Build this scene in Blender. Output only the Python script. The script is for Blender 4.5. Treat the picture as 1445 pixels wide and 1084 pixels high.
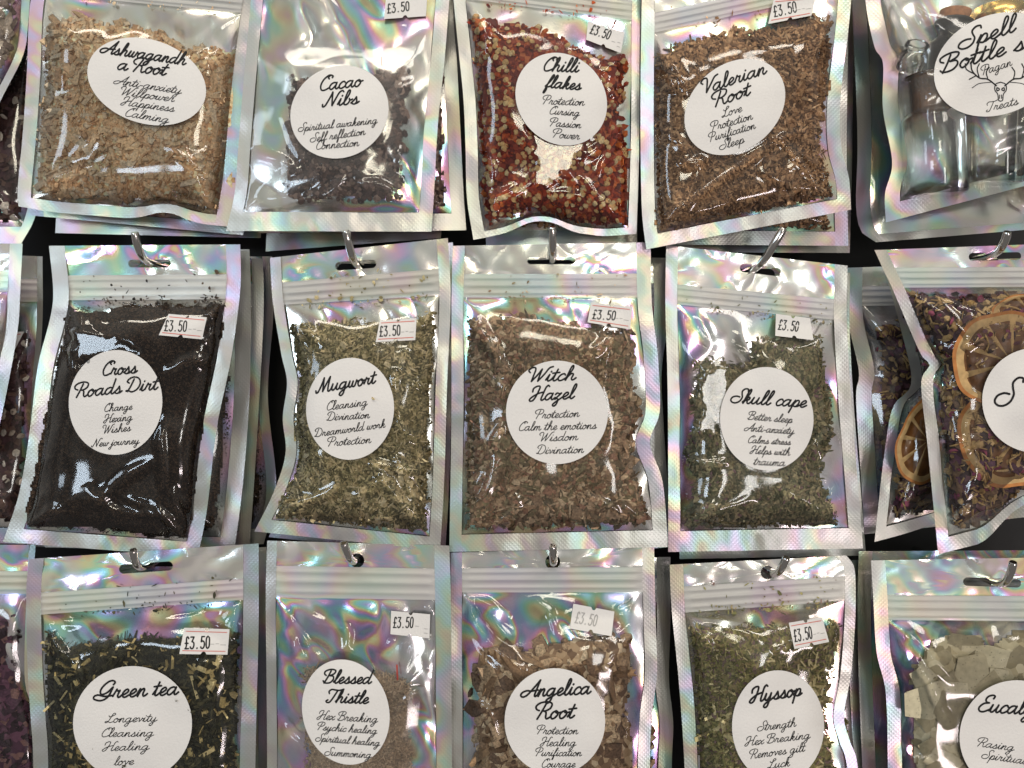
import bpy, math, random
import numpy as np

for o in list(bpy.data.objects):
    bpy.data.objects.remove(o)
scene = bpy.context.scene
COL = scene.collection

# ------------------------------------------------------------------ camera, world, lamps, exposure
K = 0.00038            # metres per photo pixel on the plane y = 0
D = 0.52               # camera distance to that plane
CX, CY = 722.5, 542.0
cam_d = bpy.data.cameras.new("camera")
cam = bpy.data.objects.new("camera", cam_d)
COL.objects.link(cam)
cam.location = (0, -D, 0)
cam.rotation_euler = (math.pi / 2, 0, 0)
cam_d.sensor_fit = 'HORIZONTAL'
cam_d.angle = 2 * math.atan(1445 * K / 2 / D)
cam_d.clip_start = 0.01
cam_d.clip_end = 50
scene.camera = cam

world = bpy.data.worlds.new("World")
scene.world = world
world.use_nodes = True
wn = world.node_tree
# the shop around the camera: a brighter ceiling, dim shelves, soft patches of light
_tc = wn.nodes.new("ShaderNodeTexCoord")
_nz = wn.nodes.new("ShaderNodeTexNoise")
_nz.inputs["Scale"].default_value = 2.6
_nz.inputs["Detail"].default_value = 2.0
_sx = wn.nodes.new("ShaderNodeSeparateXYZ")
_ad = wn.nodes.new("ShaderNodeMath"); _ad.operation = 'MULTIPLY_ADD'
_ad.inputs[1].default_value = 0.30
_cr = wn.nodes.new("ShaderNodeValToRGB")
wn.links.new(_tc.outputs["Generated"], _nz.inputs["Vector"])
wn.links.new(_tc.outputs["Generated"], _sx.inputs[0])
wn.links.new(_sx.outputs[2], _ad.inputs[0])
wn.links.new(_nz.outputs[0], _ad.inputs[2])
wn.links.new(_ad.outputs[0], _cr.inputs[0])
_cr.color_ramp.elements[0].position = 0.42
_cr.color_ramp.elements[0].color = (0.26, 0.245, 0.235, 1)
_cr.color_ramp.elements[1].position = 0.80
_cr.color_ramp.elements[1].color = (1.0, 0.955, 0.87, 1)
wn.links.new(_cr.outputs[0], wn.nodes["Background"].inputs[0])
wn.nodes["Background"].inputs[1].default_value = 0.62


def area(name, loc, target, sx, sy, power, col):
    l = bpy.data.lights.new(name, 'AREA')
    l.shape = 'RECTANGLE'
    l.size, l.size_y = sx, sy
    l.energy = power
    l.color = col
    o = bpy.data.objects.new(name, l)
    COL.objects.link(o)
    o.location = loc
    from mathutils import Vector
    d = Vector(target) - Vector(loc)
    o.rotation_euler = d.to_track_quat('-Z', 'Y').to_euler()
    return o


area("ceiling_lamp", (-0.35, -1.25, 1.45), (0, 0, 0), 1.5, 0.14, 10.0, (1.0, 0.91, 0.77))
area("ceiling_lamp", (0.85, -1.7, 1.35), (0, 0, 0), 0.6, 0.35, 8.5, (1.0, 0.93, 0.83))
area("window_light", (-1.7, -1.3, 0.45), (0, 0, 0), 0.35, 0.6, 5.0, (0.72, 0.86, 1.0))
area("window_light", (-0.86, -1.5, 0.10), (-0.1, 0, 0), 0.34, 0.20, 2.8, (0.74, 0.87, 1.0))
area("shop_lamp", (0.09, -1.6, 0.48), (0, 0, 0), 0.24, 0.22, 2.4, (1.0, 0.93, 0.74))
area("shop_lamp", (0.44, -1.6, -0.04), (0, 0, 0), 0.16, 0.30, 2.0, (1.0, 0.97, 0.92))
area("shop_lamp", (0.9, -1.5, -0.75), (0, 0, 0), 0.5, 0.12, 4.5, (1.0, 0.86, 0.86))

scene.view_settings.view_transform = 'Standard'
scene.view_settings.look = 'None'
scene.view_settings.exposure = 0.06
scene.view_settings.gamma = 1.0
scene.view_settings.use_curve_mapping = False
scene.render.engine = 'CYCLES'
scene.cycles.max_bounces = 10
scene.cycles.transparent_max_bounces = 24
scene.cycles.caustics_reflective = False
scene.cycles.caustics_refractive = False
scene.cycles.use_denoising = True

# ------------------------------------------------------------------ helpers
MM = 1.0 / 1000


def W(px, py, y):
    """photo-plane point to a world point lying at depth y"""
    px = np.asarray(px, float); py = np.asarray(py, float)
    y = np.broadcast_to(np.asarray(y, float), px.shape)
    s = K * (D + y) / D
    return np.stack([(px - CX) * s, y, -(py - CY) * s], -1)


def _hash(ix, iy, seed):
    h = (ix.astype(np.int64) * 374761393 + iy.astype(np.int64) * 668265263 + seed * 974634777) & 0x7fffffff
    h = ((h ^ (h >> 13)) * 1274126177) & 0x7fffffff
    h = h ^ (h >> 16)
    return (h & 0xffff) / 65535.0 * 2 - 1


def noise(x, y, seed=0):
    x = np.asarray(x, float); y = np.asarray(y, float)
    ix = np.floor(x); iy = np.floor(y)
    fx = x - ix; fy = y - iy
    fx = fx * fx * fx * (fx * (fx * 6 - 15) + 10); fy = fy * fy * fy * (fy * (fy * 6 - 15) + 10)
    a = _hash(ix, iy, seed); b = _hash(ix + 1, iy, seed)
    c = _hash(ix, iy + 1, seed); d = _hash(ix + 1, iy + 1, seed)
    return (a + (b - a) * fx) * (1 - fy) + (c + (d - c) * fx) * fy


def spline(pts, n=12):
    """Catmull-Rom through pts; a repeated point makes a corner"""
    pts = np.asarray(pts, float)
    if len(pts) < 3:
        return pts
    P = np.vstack([2 * pts[0] - pts[1], pts, 2 * pts[-1] - pts[-2]])
    out = []
    t = np.linspace(0, 1, n, endpoint=False)[:, None]
    for i in range(1, len(P) - 2):
        p0, p1, p2, p3 = P[i - 1], P[i], P[i + 1], P[i + 2]
        out.append(0.5 * (2 * p1 + (p2 - p0) * t + (2 * p0 - 5 * p1 + 4 * p2 - p3) * t ** 2 + (3 * p1 - p0 - 3 * p2 + p3) * t ** 3))
    out.append(P[-2][None])
    return np.vstack(out)


def seg_dist(px, py, poly, closed=True):
    poly = np.asarray(poly, float)
    px = np.asarray(px, float); py = np.asarray(py, float)
    best = np.full(px.shape, 1e9)
    n = len(poly)
    for i in range(n if closed else n - 1):
        a = poly[i]; b = poly[(i + 1) % n]
        dx, dy = b - a
        L2 = dx * dx + dy * dy + 1e-9
        t = np.clip(((px - a[0]) * dx + (py - a[1]) * dy) / L2, 0, 1)
        best = np.minimum(best, np.hypot(px - a[0] - t * dx, py - a[1] - t * dy))
    return best


def inside(px, py, poly):
    poly = np.asarray(poly, float)
    r = np.zeros(np.shape(px), bool)
    n = len(poly)
    j = n - 1
    for i in range(n):
        xi, yi = poly[i]; xj, yj = poly[j]
        c = ((yi > py) != (yj > py)) & (px < (xj - xi) * (py - yi) / (yj - yi + 1e-12) + xi)
        r ^= c
        j = i
    return r


def sdist(px, py, poly):
    d = seg_dist(px, py, poly)
    return np.where(inside(px, py, poly), d, -d)


class MB:
    """collects vertices and faces for ONE mesh object"""
    def __init__(self):
        self.v = []; self.f = []; self.m = []; self.n = 0

    def add(self, verts, faces, mat=0):
        verts = np.asarray(verts, float).reshape(-1, 3)
        faces = np.asarray(faces, int)
        if len(verts) == 0 or len(faces) == 0:
            return
        self.v.append(verts); self.f.append(faces + self.n)
        self.m.append(np.full(len(faces), mat)); self.n += len(verts)

    def grid(self, P, mask=None, mat=0):
        """P is (rows, cols, 3)"""
        r, c = P.shape[:2]
        idx = np.arange(r * c).reshape(r, c)
        q = np.stack([idx[:-1, :-1], idx[1:, :-1], idx[1:, 1:], idx[:-1, 1:]], -1)
        if mask is not None:
            q = q[mask]
        q = q.reshape(-1, 4)
        used = np.unique(q)
        remap = np.full(r * c, -1); remap[used] = np.arange(len(used))
        self.add(P.reshape(-1, 3)[used], remap[q], mat)

    def build(self, name, mats, parent=None, smooth=True):
        me = bpy.data.meshes.new(name)
        V = np.vstack(self.v)
        if parent is not None:
            off = parent.get("_loc")
            if off is None:
                off = LOC[parent.name]
            V = V - np.asarray(off)
        me.vertices.add(len(V))
        me.vertices.foreach_set("co", V.astype(np.float32).ravel())
        lv = np.concatenate([f.ravel() for f in self.f])
        tot = np.concatenate([np.full(len(f), f.shape[1]) for f in self.f])
        start = np.concatenate([[0], np.cumsum(tot)[:-1]])
        me.loops.add(len(lv)); me.loops.foreach_set("vertex_index", lv.astype(np.int32))
        me.polygons.add(len(tot))
        me.polygons.foreach_set("loop_start", start.astype(np.int32))
        me.polygons.foreach_set("loop_total", tot.astype(np.int32))
        for m in (mats if isinstance(mats, (list, tuple)) else [mats]):
            me.materials.append(m)
        me.polygons.foreach_set("material_index", np.concatenate(self.m).astype(np.int32))
        me.polygons.foreach_set("use_smooth", np.full(len(tot), bool(smooth)))
        me.update(calc_edges=True)
        me.validate()
        o = bpy.data.objects.new(name, me)
        COL.objects.link(o)
        if parent is not None:
            o.parent = parent
        return o


LOC = {}


def thing(name, loc, label, cat, group=None):
    o = bpy.data.objects.new(name, None)
    o.empty_display_size = 0.01
    COL.objects.link(o)
    o.location = loc
    LOC[o.name] = tuple(float(a) for a in loc)
    o["label"] = label; o["category"] = cat
    if group:
        o["group"] = group
    return o


def tube(mb, path, rad, seg=12, mat=0, cap=True):
    path = np.asarray(path, float)
    T = np.gradient(path, axis=0); T /= np.linalg.norm(T, axis=1)[:, None]
    ref = np.array([1.0, 0.05, 0.02])
    rings = []
    rad = np.broadcast_to(rad, (len(path),))
    for p, t, r in zip(path, T, rad):
        a = np.cross(t, ref); a /= np.linalg.norm(a)
        b = np.cross(t, a)
        th = np.linspace(0, 2 * np.pi, seg, endpoint=False)
        rings.append(p + r * (np.cos(th)[:, None] * a + np.sin(th)[:, None] * b))
    V = np.array(rings)
    n = len(path)
    i = np.arange(n - 1)[:, None]; j = np.arange(seg)[None]
    f = np.stack([i * seg + j, i * seg + (j + 1) % seg, (i + 1) * seg + (j + 1) % seg, (i + 1) * seg + j], -1).reshape(-1, 4)
    mb.add(V.reshape(-1, 3), f, mat)
    if cap:
        for k, p in ((0, path[0]), (n - 1, path[-1])):
            c = np.vstack([V[k], p[None]])
            jj = np.arange(seg)
            mb.add(c, np.stack([jj, (jj + 1) % seg, np.full(seg, seg)], -1), mat)


def lathe(mb, prof, base, axis_up, seg=24, mat=0):
    """profile (r, h) turned about an axis direction starting at base"""
    prof = np.asarray(prof, float)
    up = np.asarray(axis_up, float); up /= np.linalg.norm(up)
    a = np.cross(up, [0, 1, 0.0]); a /= np.linalg.norm(a); b = np.cross(up, a)
    th = np.linspace(0, 2 * np.pi, seg, endpoint=False)
    V = np.asarray(base) + prof[:, 1][:, None, None] * up + prof[:, 0][:, None, None] * (np.cos(th)[:, None] * a + np.sin(th)[:, None] * b)[None]
    n = len(prof)
    i = np.arange(n - 1)[:, None]; j = np.arange(seg)[None]
    f = np.stack([i * seg + j, i * seg + (j + 1) % seg, (i + 1) * seg + (j + 1) % seg, (i + 1) * seg + j], -1).reshape(-1, 4)
    mb.add(V.reshape(-1, 3), f, mat)


# ------------------------------------------------------------------ materials
def new_mat(name):
    m = bpy.data.materials.new(name)
    m.use_nodes = True
    nt = m.node_tree
    nt.nodes.clear()
    out = nt.nodes.new("ShaderNodeOutputMaterial")
    return m, nt, out


class N:
    """tiny node helper"""
    def __init__(self, nt):
        self.nt = nt

    def __call__(self, kind, props=None, **inp):
        n = self.nt.nodes.new("ShaderNode" + kind)
        for k, v in (props or {}).items():
            setattr(n, k, v)
        for k, v in inp.items():
            key = int(k[1:]) if k[0] == "i" and k[1:].isdigit() else k.replace("_", " ")
            s = n.inputs[key]
            if isinstance(v, bpy.types.NodeSocket):
                self.nt.links.new(v, s)
            else:
                s.default_value = v
        return n

    def math(self, op, a, b=0.0, c=None):
        kw = dict(i0=a, i1=b)
        if c is not None:
            kw["i2"] = c
        return self("Math", dict(operation=op), **kw).outputs[0]

    def mixc(self, fac, a, b, blend='MIX'):
        n = self("Mix", dict(data_type='RGBA', blend_type=blend))
        for i, v in ((0, fac), (6, a), (7, b)):
            if isinstance(v, bpy.types.NodeSocket):
                self.nt.links.new(v, n.inputs[i])
            else:
                n.inputs[i].default_value = v
        return n.outputs[2]

    def ramp(self, fac, stops, interp='LINEAR'):
        n = self("ValToRGB", None, Fac=fac)
        cr = n.color_ramp
        cr.interpolation = interp
        while len(cr.elements) > 1:
            cr.elements.remove(cr.elements[-1])
        cr.elements[0].position = stops[0][0]; cr.elements[0].color = (*stops[0][1], 1)
        for p, c in stops[1:]:
            e = cr.elements.new(p); e.color = (*c, 1)
        return n.outputs[0]


RAINBOW = [(0.0, (0.95, 0.44, 0.62)), (0.10, (0.98, 0.72, 0.42)), (0.22, (0.93, 0.92, 0.50)), (0.36, (0.48, 0.92, 0.62)),
           (0.52, (0.36, 0.82, 0.94)), (0.70, (0.46, 0.56, 0.97)), (0.86, (0.84, 0.50, 0.95)), (1.0, (0.95, 0.44, 0.62))]


def foil_mat(name, sat, rough, knurl=False, bright=0.88, warm=(0.93, 0.925, 0.86), metal=0.74, streak=(1.0, 1.0, 0.4)):
    m, nt, out = new_mat(name)
    n = N(nt)
    tc = n("TexCoord")
    oi = n("ObjectInfo")
    ge = n("NewGeometry")
    off = n("Combine" + "XYZ", None, X=n.math('MULTIPLY', oi.outputs["Random"], 3.7), Y=oi.outputs["Random"], Z=n.math('MULTIPLY', oi.outputs["Random"], 9.1))
    vec = n("VectorMath", dict(operation='ADD'), i0=tc.outputs["Object"], i1=off.outputs[0]).outputs[0]
    st = n("Mapping", None, Vector=vec, Scale=streak, Rotation=(0, 0.25, 0)).outputs[0]
    big = n("TexNoise", None, Vector=st, Scale=20.0, Detail=1.0, Roughness=0.4, Distortion=0.5)
    sep = n("SeparateXYZ", None, Vector=ge.outputs["Normal"])
    # diffraction colour: depends on how the foil is tilted, drifting slowly over the sheet
    h = n.math('ADD', n.math('MULTIPLY', sep.outputs[0], 2.5), n.math('MULTIPLY', sep.outputs[2], 4.2))
    h = n.math('ADD', h, n.math('MULTIPLY', big.outputs[0], 2.8))
    h = n.math('ADD', h, n.math('MULTIPLY', oi.outputs["Random"], 5.0))
    h = n.math('FRACT', h)
    hue = n.ramp(h, RAINBOW)
    msk = n("TexNoise", None, Vector=st, Scale=26.0, Detail=1.0, Distortion=0.9)
    mk = n("MapRange", None, i0=msk.outputs[0], i1=0.44, i2=0.60, i3=0.0, i4=1.0).outputs[0]
    fac = n.math('MINIMUM', n.math('MULTIPLY', n.math('ADD', n.math('MULTIPLY', mk, 0.85), 0.08), sat), 1.0)
    silver = (warm[0] * bright, warm[1] * bright, warm[2] * bright, 1)
    col = n.mixc(fac, silver, hue)
    b = n("BsdfPrincipled", None, Base_Color=col, Metallic=metal, Roughness=rough)
    if knurl:
        mp = n("Mapping", None, Vector=tc.outputs["Object"], Rotation=(0, math.radians(45), 0), Scale=(1, 1, 1))
        w1 = n("TexWave", dict(wave_type='BANDS', bands_direction='X'), Vector=mp.outputs[0], Scale=190.0)
        w2 = n("TexWave", dict(wave_type='BANDS', bands_direction='Z'), Vector=mp.outputs[0], Scale=190.0)
        s = n.math('MULTIPLY', w1.outputs[1], w2.outputs[1])
        bp = n("Bump", None, Strength=0.11, Distance=0.0003, Height=s)
        nt.links.new(bp.outputs[0], b.inputs["Normal"])
    else:
        fine = n("TexNoise", None, Vector=st, Scale=110.0, Detail=1.0)
        bp = n("Bump", None, Strength=0.06, Distance=0.002, Height=fine.outputs[0])
        nt.links.new(bp.outputs[0], b.inputs["Normal"])
        b.inputs["Coat Weight"].default_value = 0.6
        b.inputs["Coat Roughness"].default_value = 0.05
    nt.links.new(b.outputs[0], out.inputs[0])
    return m


def film_mat(name, tint=(0.99, 0.99, 0.985), base=0.004, rough=0.085, milk=0.0):
    m, nt, out = new_mat(name)
    n = N(nt)
    tc = n("TexCoord")
    fr = n("Fresnel", None, IOR=1.5)
    fac = n.math('MINIMUM', n.math('ADD', n.math('MULTIPLY', fr.outputs[0], 1.1), base), 1.0)
    nz = n("TexNoise", None, Vector=tc.outputs["Object"], Scale=60.0, Detail=1.0)
    bp = n("Bump", None, Strength=0.05, Distance=0.002, Height=nz.outputs[0])
    tr = n("BsdfTransparent", None, Color=(*tint, 1))
    gl = n("BsdfGlossy", None, Color=(1, 1, 1, 1), Roughness=rough, Normal=bp.outputs[0])
    mx = n("MixShader", None, i0=fac, i1=tr.outputs[0], i2=gl.outputs[0])
    last = mx
    if milk > 0:
        df = n("BsdfDiffuse", None, Color=(0.8, 0.79, 0.77, 1))
        last = n("MixShader", None, i0=milk, i1=mx.outputs[0], i2=df.outputs[0])
    nt.links.new(last.outputs[0], out.inputs[0])
    return m


def zip_mat():
    m, nt, out = new_mat("milky_zip_plastic")
    n = N(nt)
    b = n("BsdfPrincipled", None, Base_Color=(0.74, 0.73, 0.70, 1), Roughness=0.28)
    t = n("BsdfTransparent", None, Color=(0.95, 0.95, 0.95, 1))
    mx = n("MixShader", None, i0=0.52, i1=t.outputs[0], i2=b.outputs[0])
    nt.links.new(mx.outputs[0], out.inputs[0])
    return m


def plain(name, col, rough=0.6, metal=0.0, spec=0.5, var=0.0, scale=200.0, coat=0.0):
    m, nt, out = new_mat(name)
    n = N(nt)
    c = (*col, 1)
    b = n("BsdfPrincipled", None, Base_Color=c, Roughness=rough, Metallic=metal)
    b.inputs["Specular IOR Level"].default_value = spec
    b.inputs["Coat Weight"].default_value = coat
    if var:
        tc = n("TexCoord")
        nz = n("TexNoise", None, Vector=tc.outputs["Object"], Scale=scale, Detail=4.0)
        f = n("MapRange", None, i0=nz.outputs[0], i1=0.3, i2=0.7, i3=0.0, i4=1.0).outputs[0]
        c2 = tuple(max(0, a * (1 - var)) for a in col)
        nt.links.new(n.mixc(f, c, (*c2, 1)), b.inputs["Base Color"])
        bp = n("Bump", None, Strength=0.25, Distance=0.0008, Height=nz.outputs[0])
        nt.links.new(bp.outputs[0], b.inputs["Normal"])
    nt.links.new(b.outputs[0], out.inputs[0])
    return m


def herb_mat(name, cols, rough=0.75, gain=1.5, lo=0.7, grey=0.18, fibre=(60, 900), spec=0.3, gloss_var=0.0):
    """each loose piece its own colour out of the list"""
    m, nt, out = new_mat(name)
    n = N(nt)
    ge = n("NewGeometry")
    cols = [tuple((v * (1 - grey) + sum(c) / 3 * grey) * min(gain, .74 / max(c)) for v in c) for c in cols]
    st = [(i / len(cols), c) for i, c in enumerate(cols)]
    col = n.ramp(ge.outputs["Random Per Island"], st, 'CONSTANT')
    tc = n("TexCoord")
    nz = n("TexNoise", None, Vector=tc.outputs["Object"], Scale=float(fibre[1]), Detail=3.0)
    f = n("MapRange", None, i0=nz.outputs[0], i1=0.3, i2=0.7, i3=lo, i4=2 - lo).outputs[0]
    cc = n("CombineColor", None, Red=f, Green=f, Blue=f).outputs[0]
    col = n.mixc(1.0, col, cc, 'MULTIPLY')
    b = n("BsdfPrincipled", None, Base_Color=col, Roughness=rough)
    b.inputs["Specular IOR Level"].default_value = spec
    bp = n("Bump", None, Strength=0.4, Distance=0.0005, Height=nz.outputs[0])
    nt.links.new(bp.outputs[0], b.inputs["Normal"])
    nt.links.new(b.outputs[0], out.inputs[0])
    return m


def heap_mat(name, cols, cell=450.0, rough=0.85):
    m, nt, out = new_mat(name)
    n = N(nt)
    tc = n("TexCoord")
    vo = n("TexVoronoi", None, Vector=tc.outputs["Object"], Scale=cell)
    sp = n("SeparateColor", None, Color=vo.outputs["Color"])
    st = [(i / len(cols), c) for i, c in enumerate(cols)]
    col = n.ramp(sp.outputs[0], st, 'CONSTANT')
    b = n("BsdfPrincipled", None, Base_Color=col, Roughness=rough)
    b.inputs["Specular IOR Level"].default_value = 0.2
    bp = n("Bump", None, Strength=0.8, Distance=0.001, Height=vo.outputs["Distance"])
    nt.links.new(bp.outputs[0], b.inputs["Normal"])
    nt.links.new(b.outputs[0], out.inputs[0])
    return m


M_FOIL = foil_mat("holographic_foil", 0.95, 0.19)
M_FOILV = foil_mat("holographic_foil_vivid", 1.25, 0.17, streak=(1.0, 1.0, 0.55), warm=(0.92, 0.90, 0.92))
M_HEAD = foil_mat("holographic_header_foil", 1.0, 0.19, streak=(1.0, 1.0, 0.8))
M_SEAL = foil_mat("knurled_seal_foil", 0.46, 0.34, knurl=True, bright=0.56, metal=.76, warm=(0.95, 0.94, 0.89))
M_FILM = film_mat("clear_film")
M_PACK = film_mat("thin_packet_film", base=0.02, rough=0.12, milk=0.05)
M_HAZY = film_mat("hazy_film", base=0.012, rough=0.12, milk=0.05)
M_ZIP = zip_mat()
M_PAPER = plain("white_sticker_paper", (0.74, 0.72, 0.70), 0.55, var=0.03, scale=900)
M_INK = plain("black_ink", (0.012, 0.012, 0.013), 0.6, spec=0.2)
M_FADED = plain("faded_grey_ink", (0.38, 0.37, 0.36), 0.7)
M_RED = plain("red_print", (0.62, 0.16, 0.13), 0.6)
M_STEEL = plain("chromed_hook_steel", (0.62, 0.60, 0.57), 0.14, metal=1.0)
M_BOARD = plain("black_board", (0.008, 0.008, 0.009), 0.6, var=0.4, scale=60)

# ------------------------------------------------------------------ single-stroke script lettering
G = {}


def glyph(ch, adv, *strokes):
    G[ch] = (adv, [np.array(s, float) for s in strokes])


asc = [(0, .08), (.12, .35), (.22, .75), (.20, .97), (.13, .92), (.09, .55), (.06, .0)]
bowl = [(.36, .36), (.26, .45), (.10, .38), (.02, .18), (.10, .01), (.22, .05), (.34, .26), (.37, .42)]
ubow = [(.08, .44), (.06, .14), (.12, .01), (.22, .06), (.32, .28), (.35, .44)]
glyph('a', .52, bowl, [(.37, .44), (.35, .15), (.40, .01), (.48, .04), (.55, .14)])
glyph('b', .44, [(0, .08), (.12, .35), (.22, .75), (.20, .97), (.12, .92), (.07, .55), (.07, .12), (.15, .0), (.27, .06), (.33, .25), (.29, .40)],
      [(.29, .40), (.31, .32), (.38, .30), (.46, .34)])
glyph('c', .35, [(.32, .36), (.25, .45), (.12, .40), (.03, .20), (.10, .01), (.22, .01), (.37, .13)])
glyph('d', .52, bowl, [(.41, 1.0), (.38, .5), (.35, .15), (.40, .01), (.48, .04), (.55, .14)])
glyph('e', .36, [(0, .10), (.16, .18), (.28, .32), (.24, .44), (.14, .42), (.05, .24), (.10, .03), (.22, .0), (.38, .13)])
glyph('f', .30, [(.0, .08), (.15, .42), (.28, .84), (.24, 1.0), (.17, .90), (.11, .5), (.06, -.1), (.03, -.40), (.10, -.40), (.14, -.12), (.11, .03), (.22, .06), (.32, .14)])
glyph('g', .52, bowl, [(.37, .44), (.35, .1), (.31, -.30), (.20, -.45), (.08, -.38), (.14, -.20), (.34, -.05), (.55, .14)])
glyph('h', .50, asc, [(.06, .0), (.12, .26), (.24, .44), (.34, .38), (.32, .14), (.37, .01), (.45, .03), (.53, .14)])
glyph('i', .26, [(0, .08), (.10, .44)], [(.10, .44), (.08, .14), (.12, .01), (.20, .03), (.28, .14)], [(.125, .62), (.135, .65)])
glyph('j', .27, [(0, .08), (.12, .44)], [(.12, .44), (.09, .0), (.04, -.34), (-.06, -.45), (-.16, -.36), (-.06, -.18), (.14, -.02), (.28, .14)], [(.145, .62), (.155, .65)])
glyph('k', .44, asc, [(.06, 0), (.12, .22), (.22, .43), (.31, .40), (.28, .27), (.13, .21)], [(.13, .21), (.22, .18), (.27, .04), (.36, .0), (.46, .14)])
glyph('l', .27, [(0, .08), (.14, .40), (.23, .80), (.19, .98), (.12, .90), (.08, .50), (.08, .12), (.14, .0), (.22, .03), (.30, .14)])
glyph('m', .67, [(0, .08), (.07, .36), (.10, .44)], [(.10, .44), (.07, .0)], [(.07, .0), (.13, .28), (.23, .44), (.30, .36), (.28, .0)],
      [(.28, 0), (.34, .28), (.44, .44), (.51, .38), (.49, .14), (.54, .01), (.62, .03), (.70, .14)])
glyph('n', .47, [(0, .08), (.07, .36), (.10, .44)], [(.10, .44), (.07, .0)], [(.07, .0), (.13, .28), (.24, .44), (.31, .38), (.29, .14), (.34, .01), (.42, .03), (.50, .14)])
glyph('o', .40, [(.20, .45), (.07, .36), (.02, .18), (.10, .0), (.22, .03), (.31, .22), (.27, .39), (.17, .44), (.22, .34), (.34, .33), (.42, .36)])
glyph('p', .42, [(0, .08), (.10, .44)], [(.10, .44), (.06, .0), (.02, -.42)], [(.04, -.1), (.10, .22), (.20, .43), (.31, .40), (.33, .20), (.24, .01), (.13, .03)], [(.24, .01), (.33, .03), (.44, .13)])
glyph('r', .39, [(0, .08), (.08, .40), (.10, .48)], [(.10, .48), (.16, .38), (.26, .40)], [(.26, .40), (.22, .14), (.27, .01), (.34, .03), (.42, .14)])
glyph('s', .38, [(0, .08), (.14, .30), (.20, .47)], [(.20, .47), (.25, .30), (.28, .12), (.20, .0), (.08, .03), (.05, .10)], [(.20, .0), (.32, .04), (.41, .14)])
glyph('t', .28, [(0, .08), (.10, .40), (.15, .78)], [(.15, .78), (.11, .40), (.09, .12), (.14, .0), (.22, .03), (.30, .14)], [(-.04, .52), (.28, .56)])
glyph('u', .51, [(0, .08), (.08, .44)], ubow, [(.35, .44), (.33, .14), (.38, .01), (.46, .03), (.54, .14)])
glyph('v', .42, [(-.02, .33), (.05, .44), (.12, .38), (.15, .20), (.17, .02)], [(.17, .02), (.28, .20), (.33, .42)], [(.33, .42), (.36, .34), (.45, .35)])
glyph('w', .58, [(0, .08), (.08, .44)], [(.08, .44), (.06, .12), (.13, .01), (.22, .10), (.28, .40)], [(.28, .40), (.26, .12), (.33, .01), (.43, .10), (.49, .44)], [(.49, .44), (.52, .34), (.61, .36)])
glyph('x', .42, [(0, .34), (.07, .44), (.15, .36), (.23, .08), (.31, .0), (.44, .14)], [(.38, .45), (.20, .24), (.0, -.02)])
glyph('y', .51, [(0, .08), (.08, .44)], ubow, [(.35, .44), (.32, .05), (.27, -.32), (.17, -.45), (.06, -.37), (.12, -.2), (.32, -.05), (.54, .14)])
glyph('z', .40, [(0, .34), (.08, .44), (.20, .38), (.30, .42)], [(.30, .42), (.04, .02)], [(.04, .02), (.14, .06), (.22, -.05), (.20, -.32), (.10, -.45), (.02, -.36), (.10, -.2), (.42, .14)])
glyph('A', .70, [(.64, 1.0), (.42, .55), (.18, .12), (-.02, .0), (-.16, .10), (-.12, .28), (.10, .38), (.34, .34), (.66, .40)], [(.64, 1.0), (.59, .5), (.56, .1), (.62, .0), (.73, .12)])
glyph('B', .62, [(.22, .90), (.16, .45), (.06, .0)], [(.02, .56), (-.10, .66), (-.12, .84), (.06, .97), (.30, 1.0), (.50, .90), (.46, .68), (.24, .54)],
      [(.24, .54), (.46, .50), (.54, .28), (.42, .05), (.20, .0), (.04, .06), (-.04, .16)])
glyph('C', .52, [(.40, .74), (.34, .84), (.44, .97), (.58, .90), (.56, .80)], [(.50, .97), (.34, .98), (.12, .75), (.02, .38), (.10, .06), (.28, .0), (.54, .14)])
glyph('D', .70, [(.22, .86), (.14, .40), (.04, .05)], [(.04, .05), (-.06, .10), (.08, .10), (.28, .0), (.52, .14), (.62, .50), (.48, .86), (.20, 1.0), (-.02, .92), (-.12, .74), (.0, .62)])
glyph('E', .52, [(.50, .80), (.52, .94), (.40, 1.0), (.22, .92), (.16, .74), (.24, .58), (.38, .54)], [(.38, .54), (.14, .48), (.0, .24), (.08, .04), (.28, .0), (.54, .16)])
glyph('G', .70, [(.56, .76), (.60, .90), (.48, 1.0), (.28, .94), (.08, .66), (.04, .38), (.16, .22), (.38, .32), (.56, .60)], [(.58, .62), (.52, .20), (.40, -.04), (.16, -.14), (-.14, -.04), (-.18, .12), (-.02, .20), (.30, .10), (.72, .14)])
glyph('H', .66, [(-.10, .62), (-.10, .84), (.06, .98), (.22, .92), (.18, .45), (.08, .06), (-.06, -.02), (-.14, .08), (-.04, .26), (.20, .46), (.48, .56)], [(.72, .92), (.64, 1.0), (.55, .86), (.50, .45), (.47, .10), (.54, .0), (.68, .12)])
glyph('L', .50, [(.0, .76), (.08, .62), (.28, .70), (.46, .88), (.40, 1.0), (.27, .92), (.20, .50), (.10, .08), (-.06, .0), (-.10, .10), (.06, .14), (.28, .0), (.52, .10)])
glyph('M', .80, [(-.10, .16), (-.06, .0), (.06, .08), (.20, .55), (.28, .97)], [(.28, .97), (.30, .5), (.32, .04)], [(.32, .04), (.46, .5), (.64, .99)], [(.64, .99), (.61, .4), (.63, .05), (.71, .0), (.82, .14)])
glyph('N', .70, [(-.10, .16), (-.06, .0), (.06, .08), (.20, .60), (.26, .95)], [(.26, .95), (.34, .45), (.42, .03)], [(.42, .03), (.52, .5), (.62, .88), (.76, .99), (.84, .9)])
pb = [(.02, .50), (-.12, .58), (-.18, .76), (-.04, .94), (.26, 1.0), (.50, .88), (.50, .62), (.32, .47), (.16, .48)]
glyph('P', .56, [(.24, .88), (.15, .40), (.06, .0)], pb)
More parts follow.
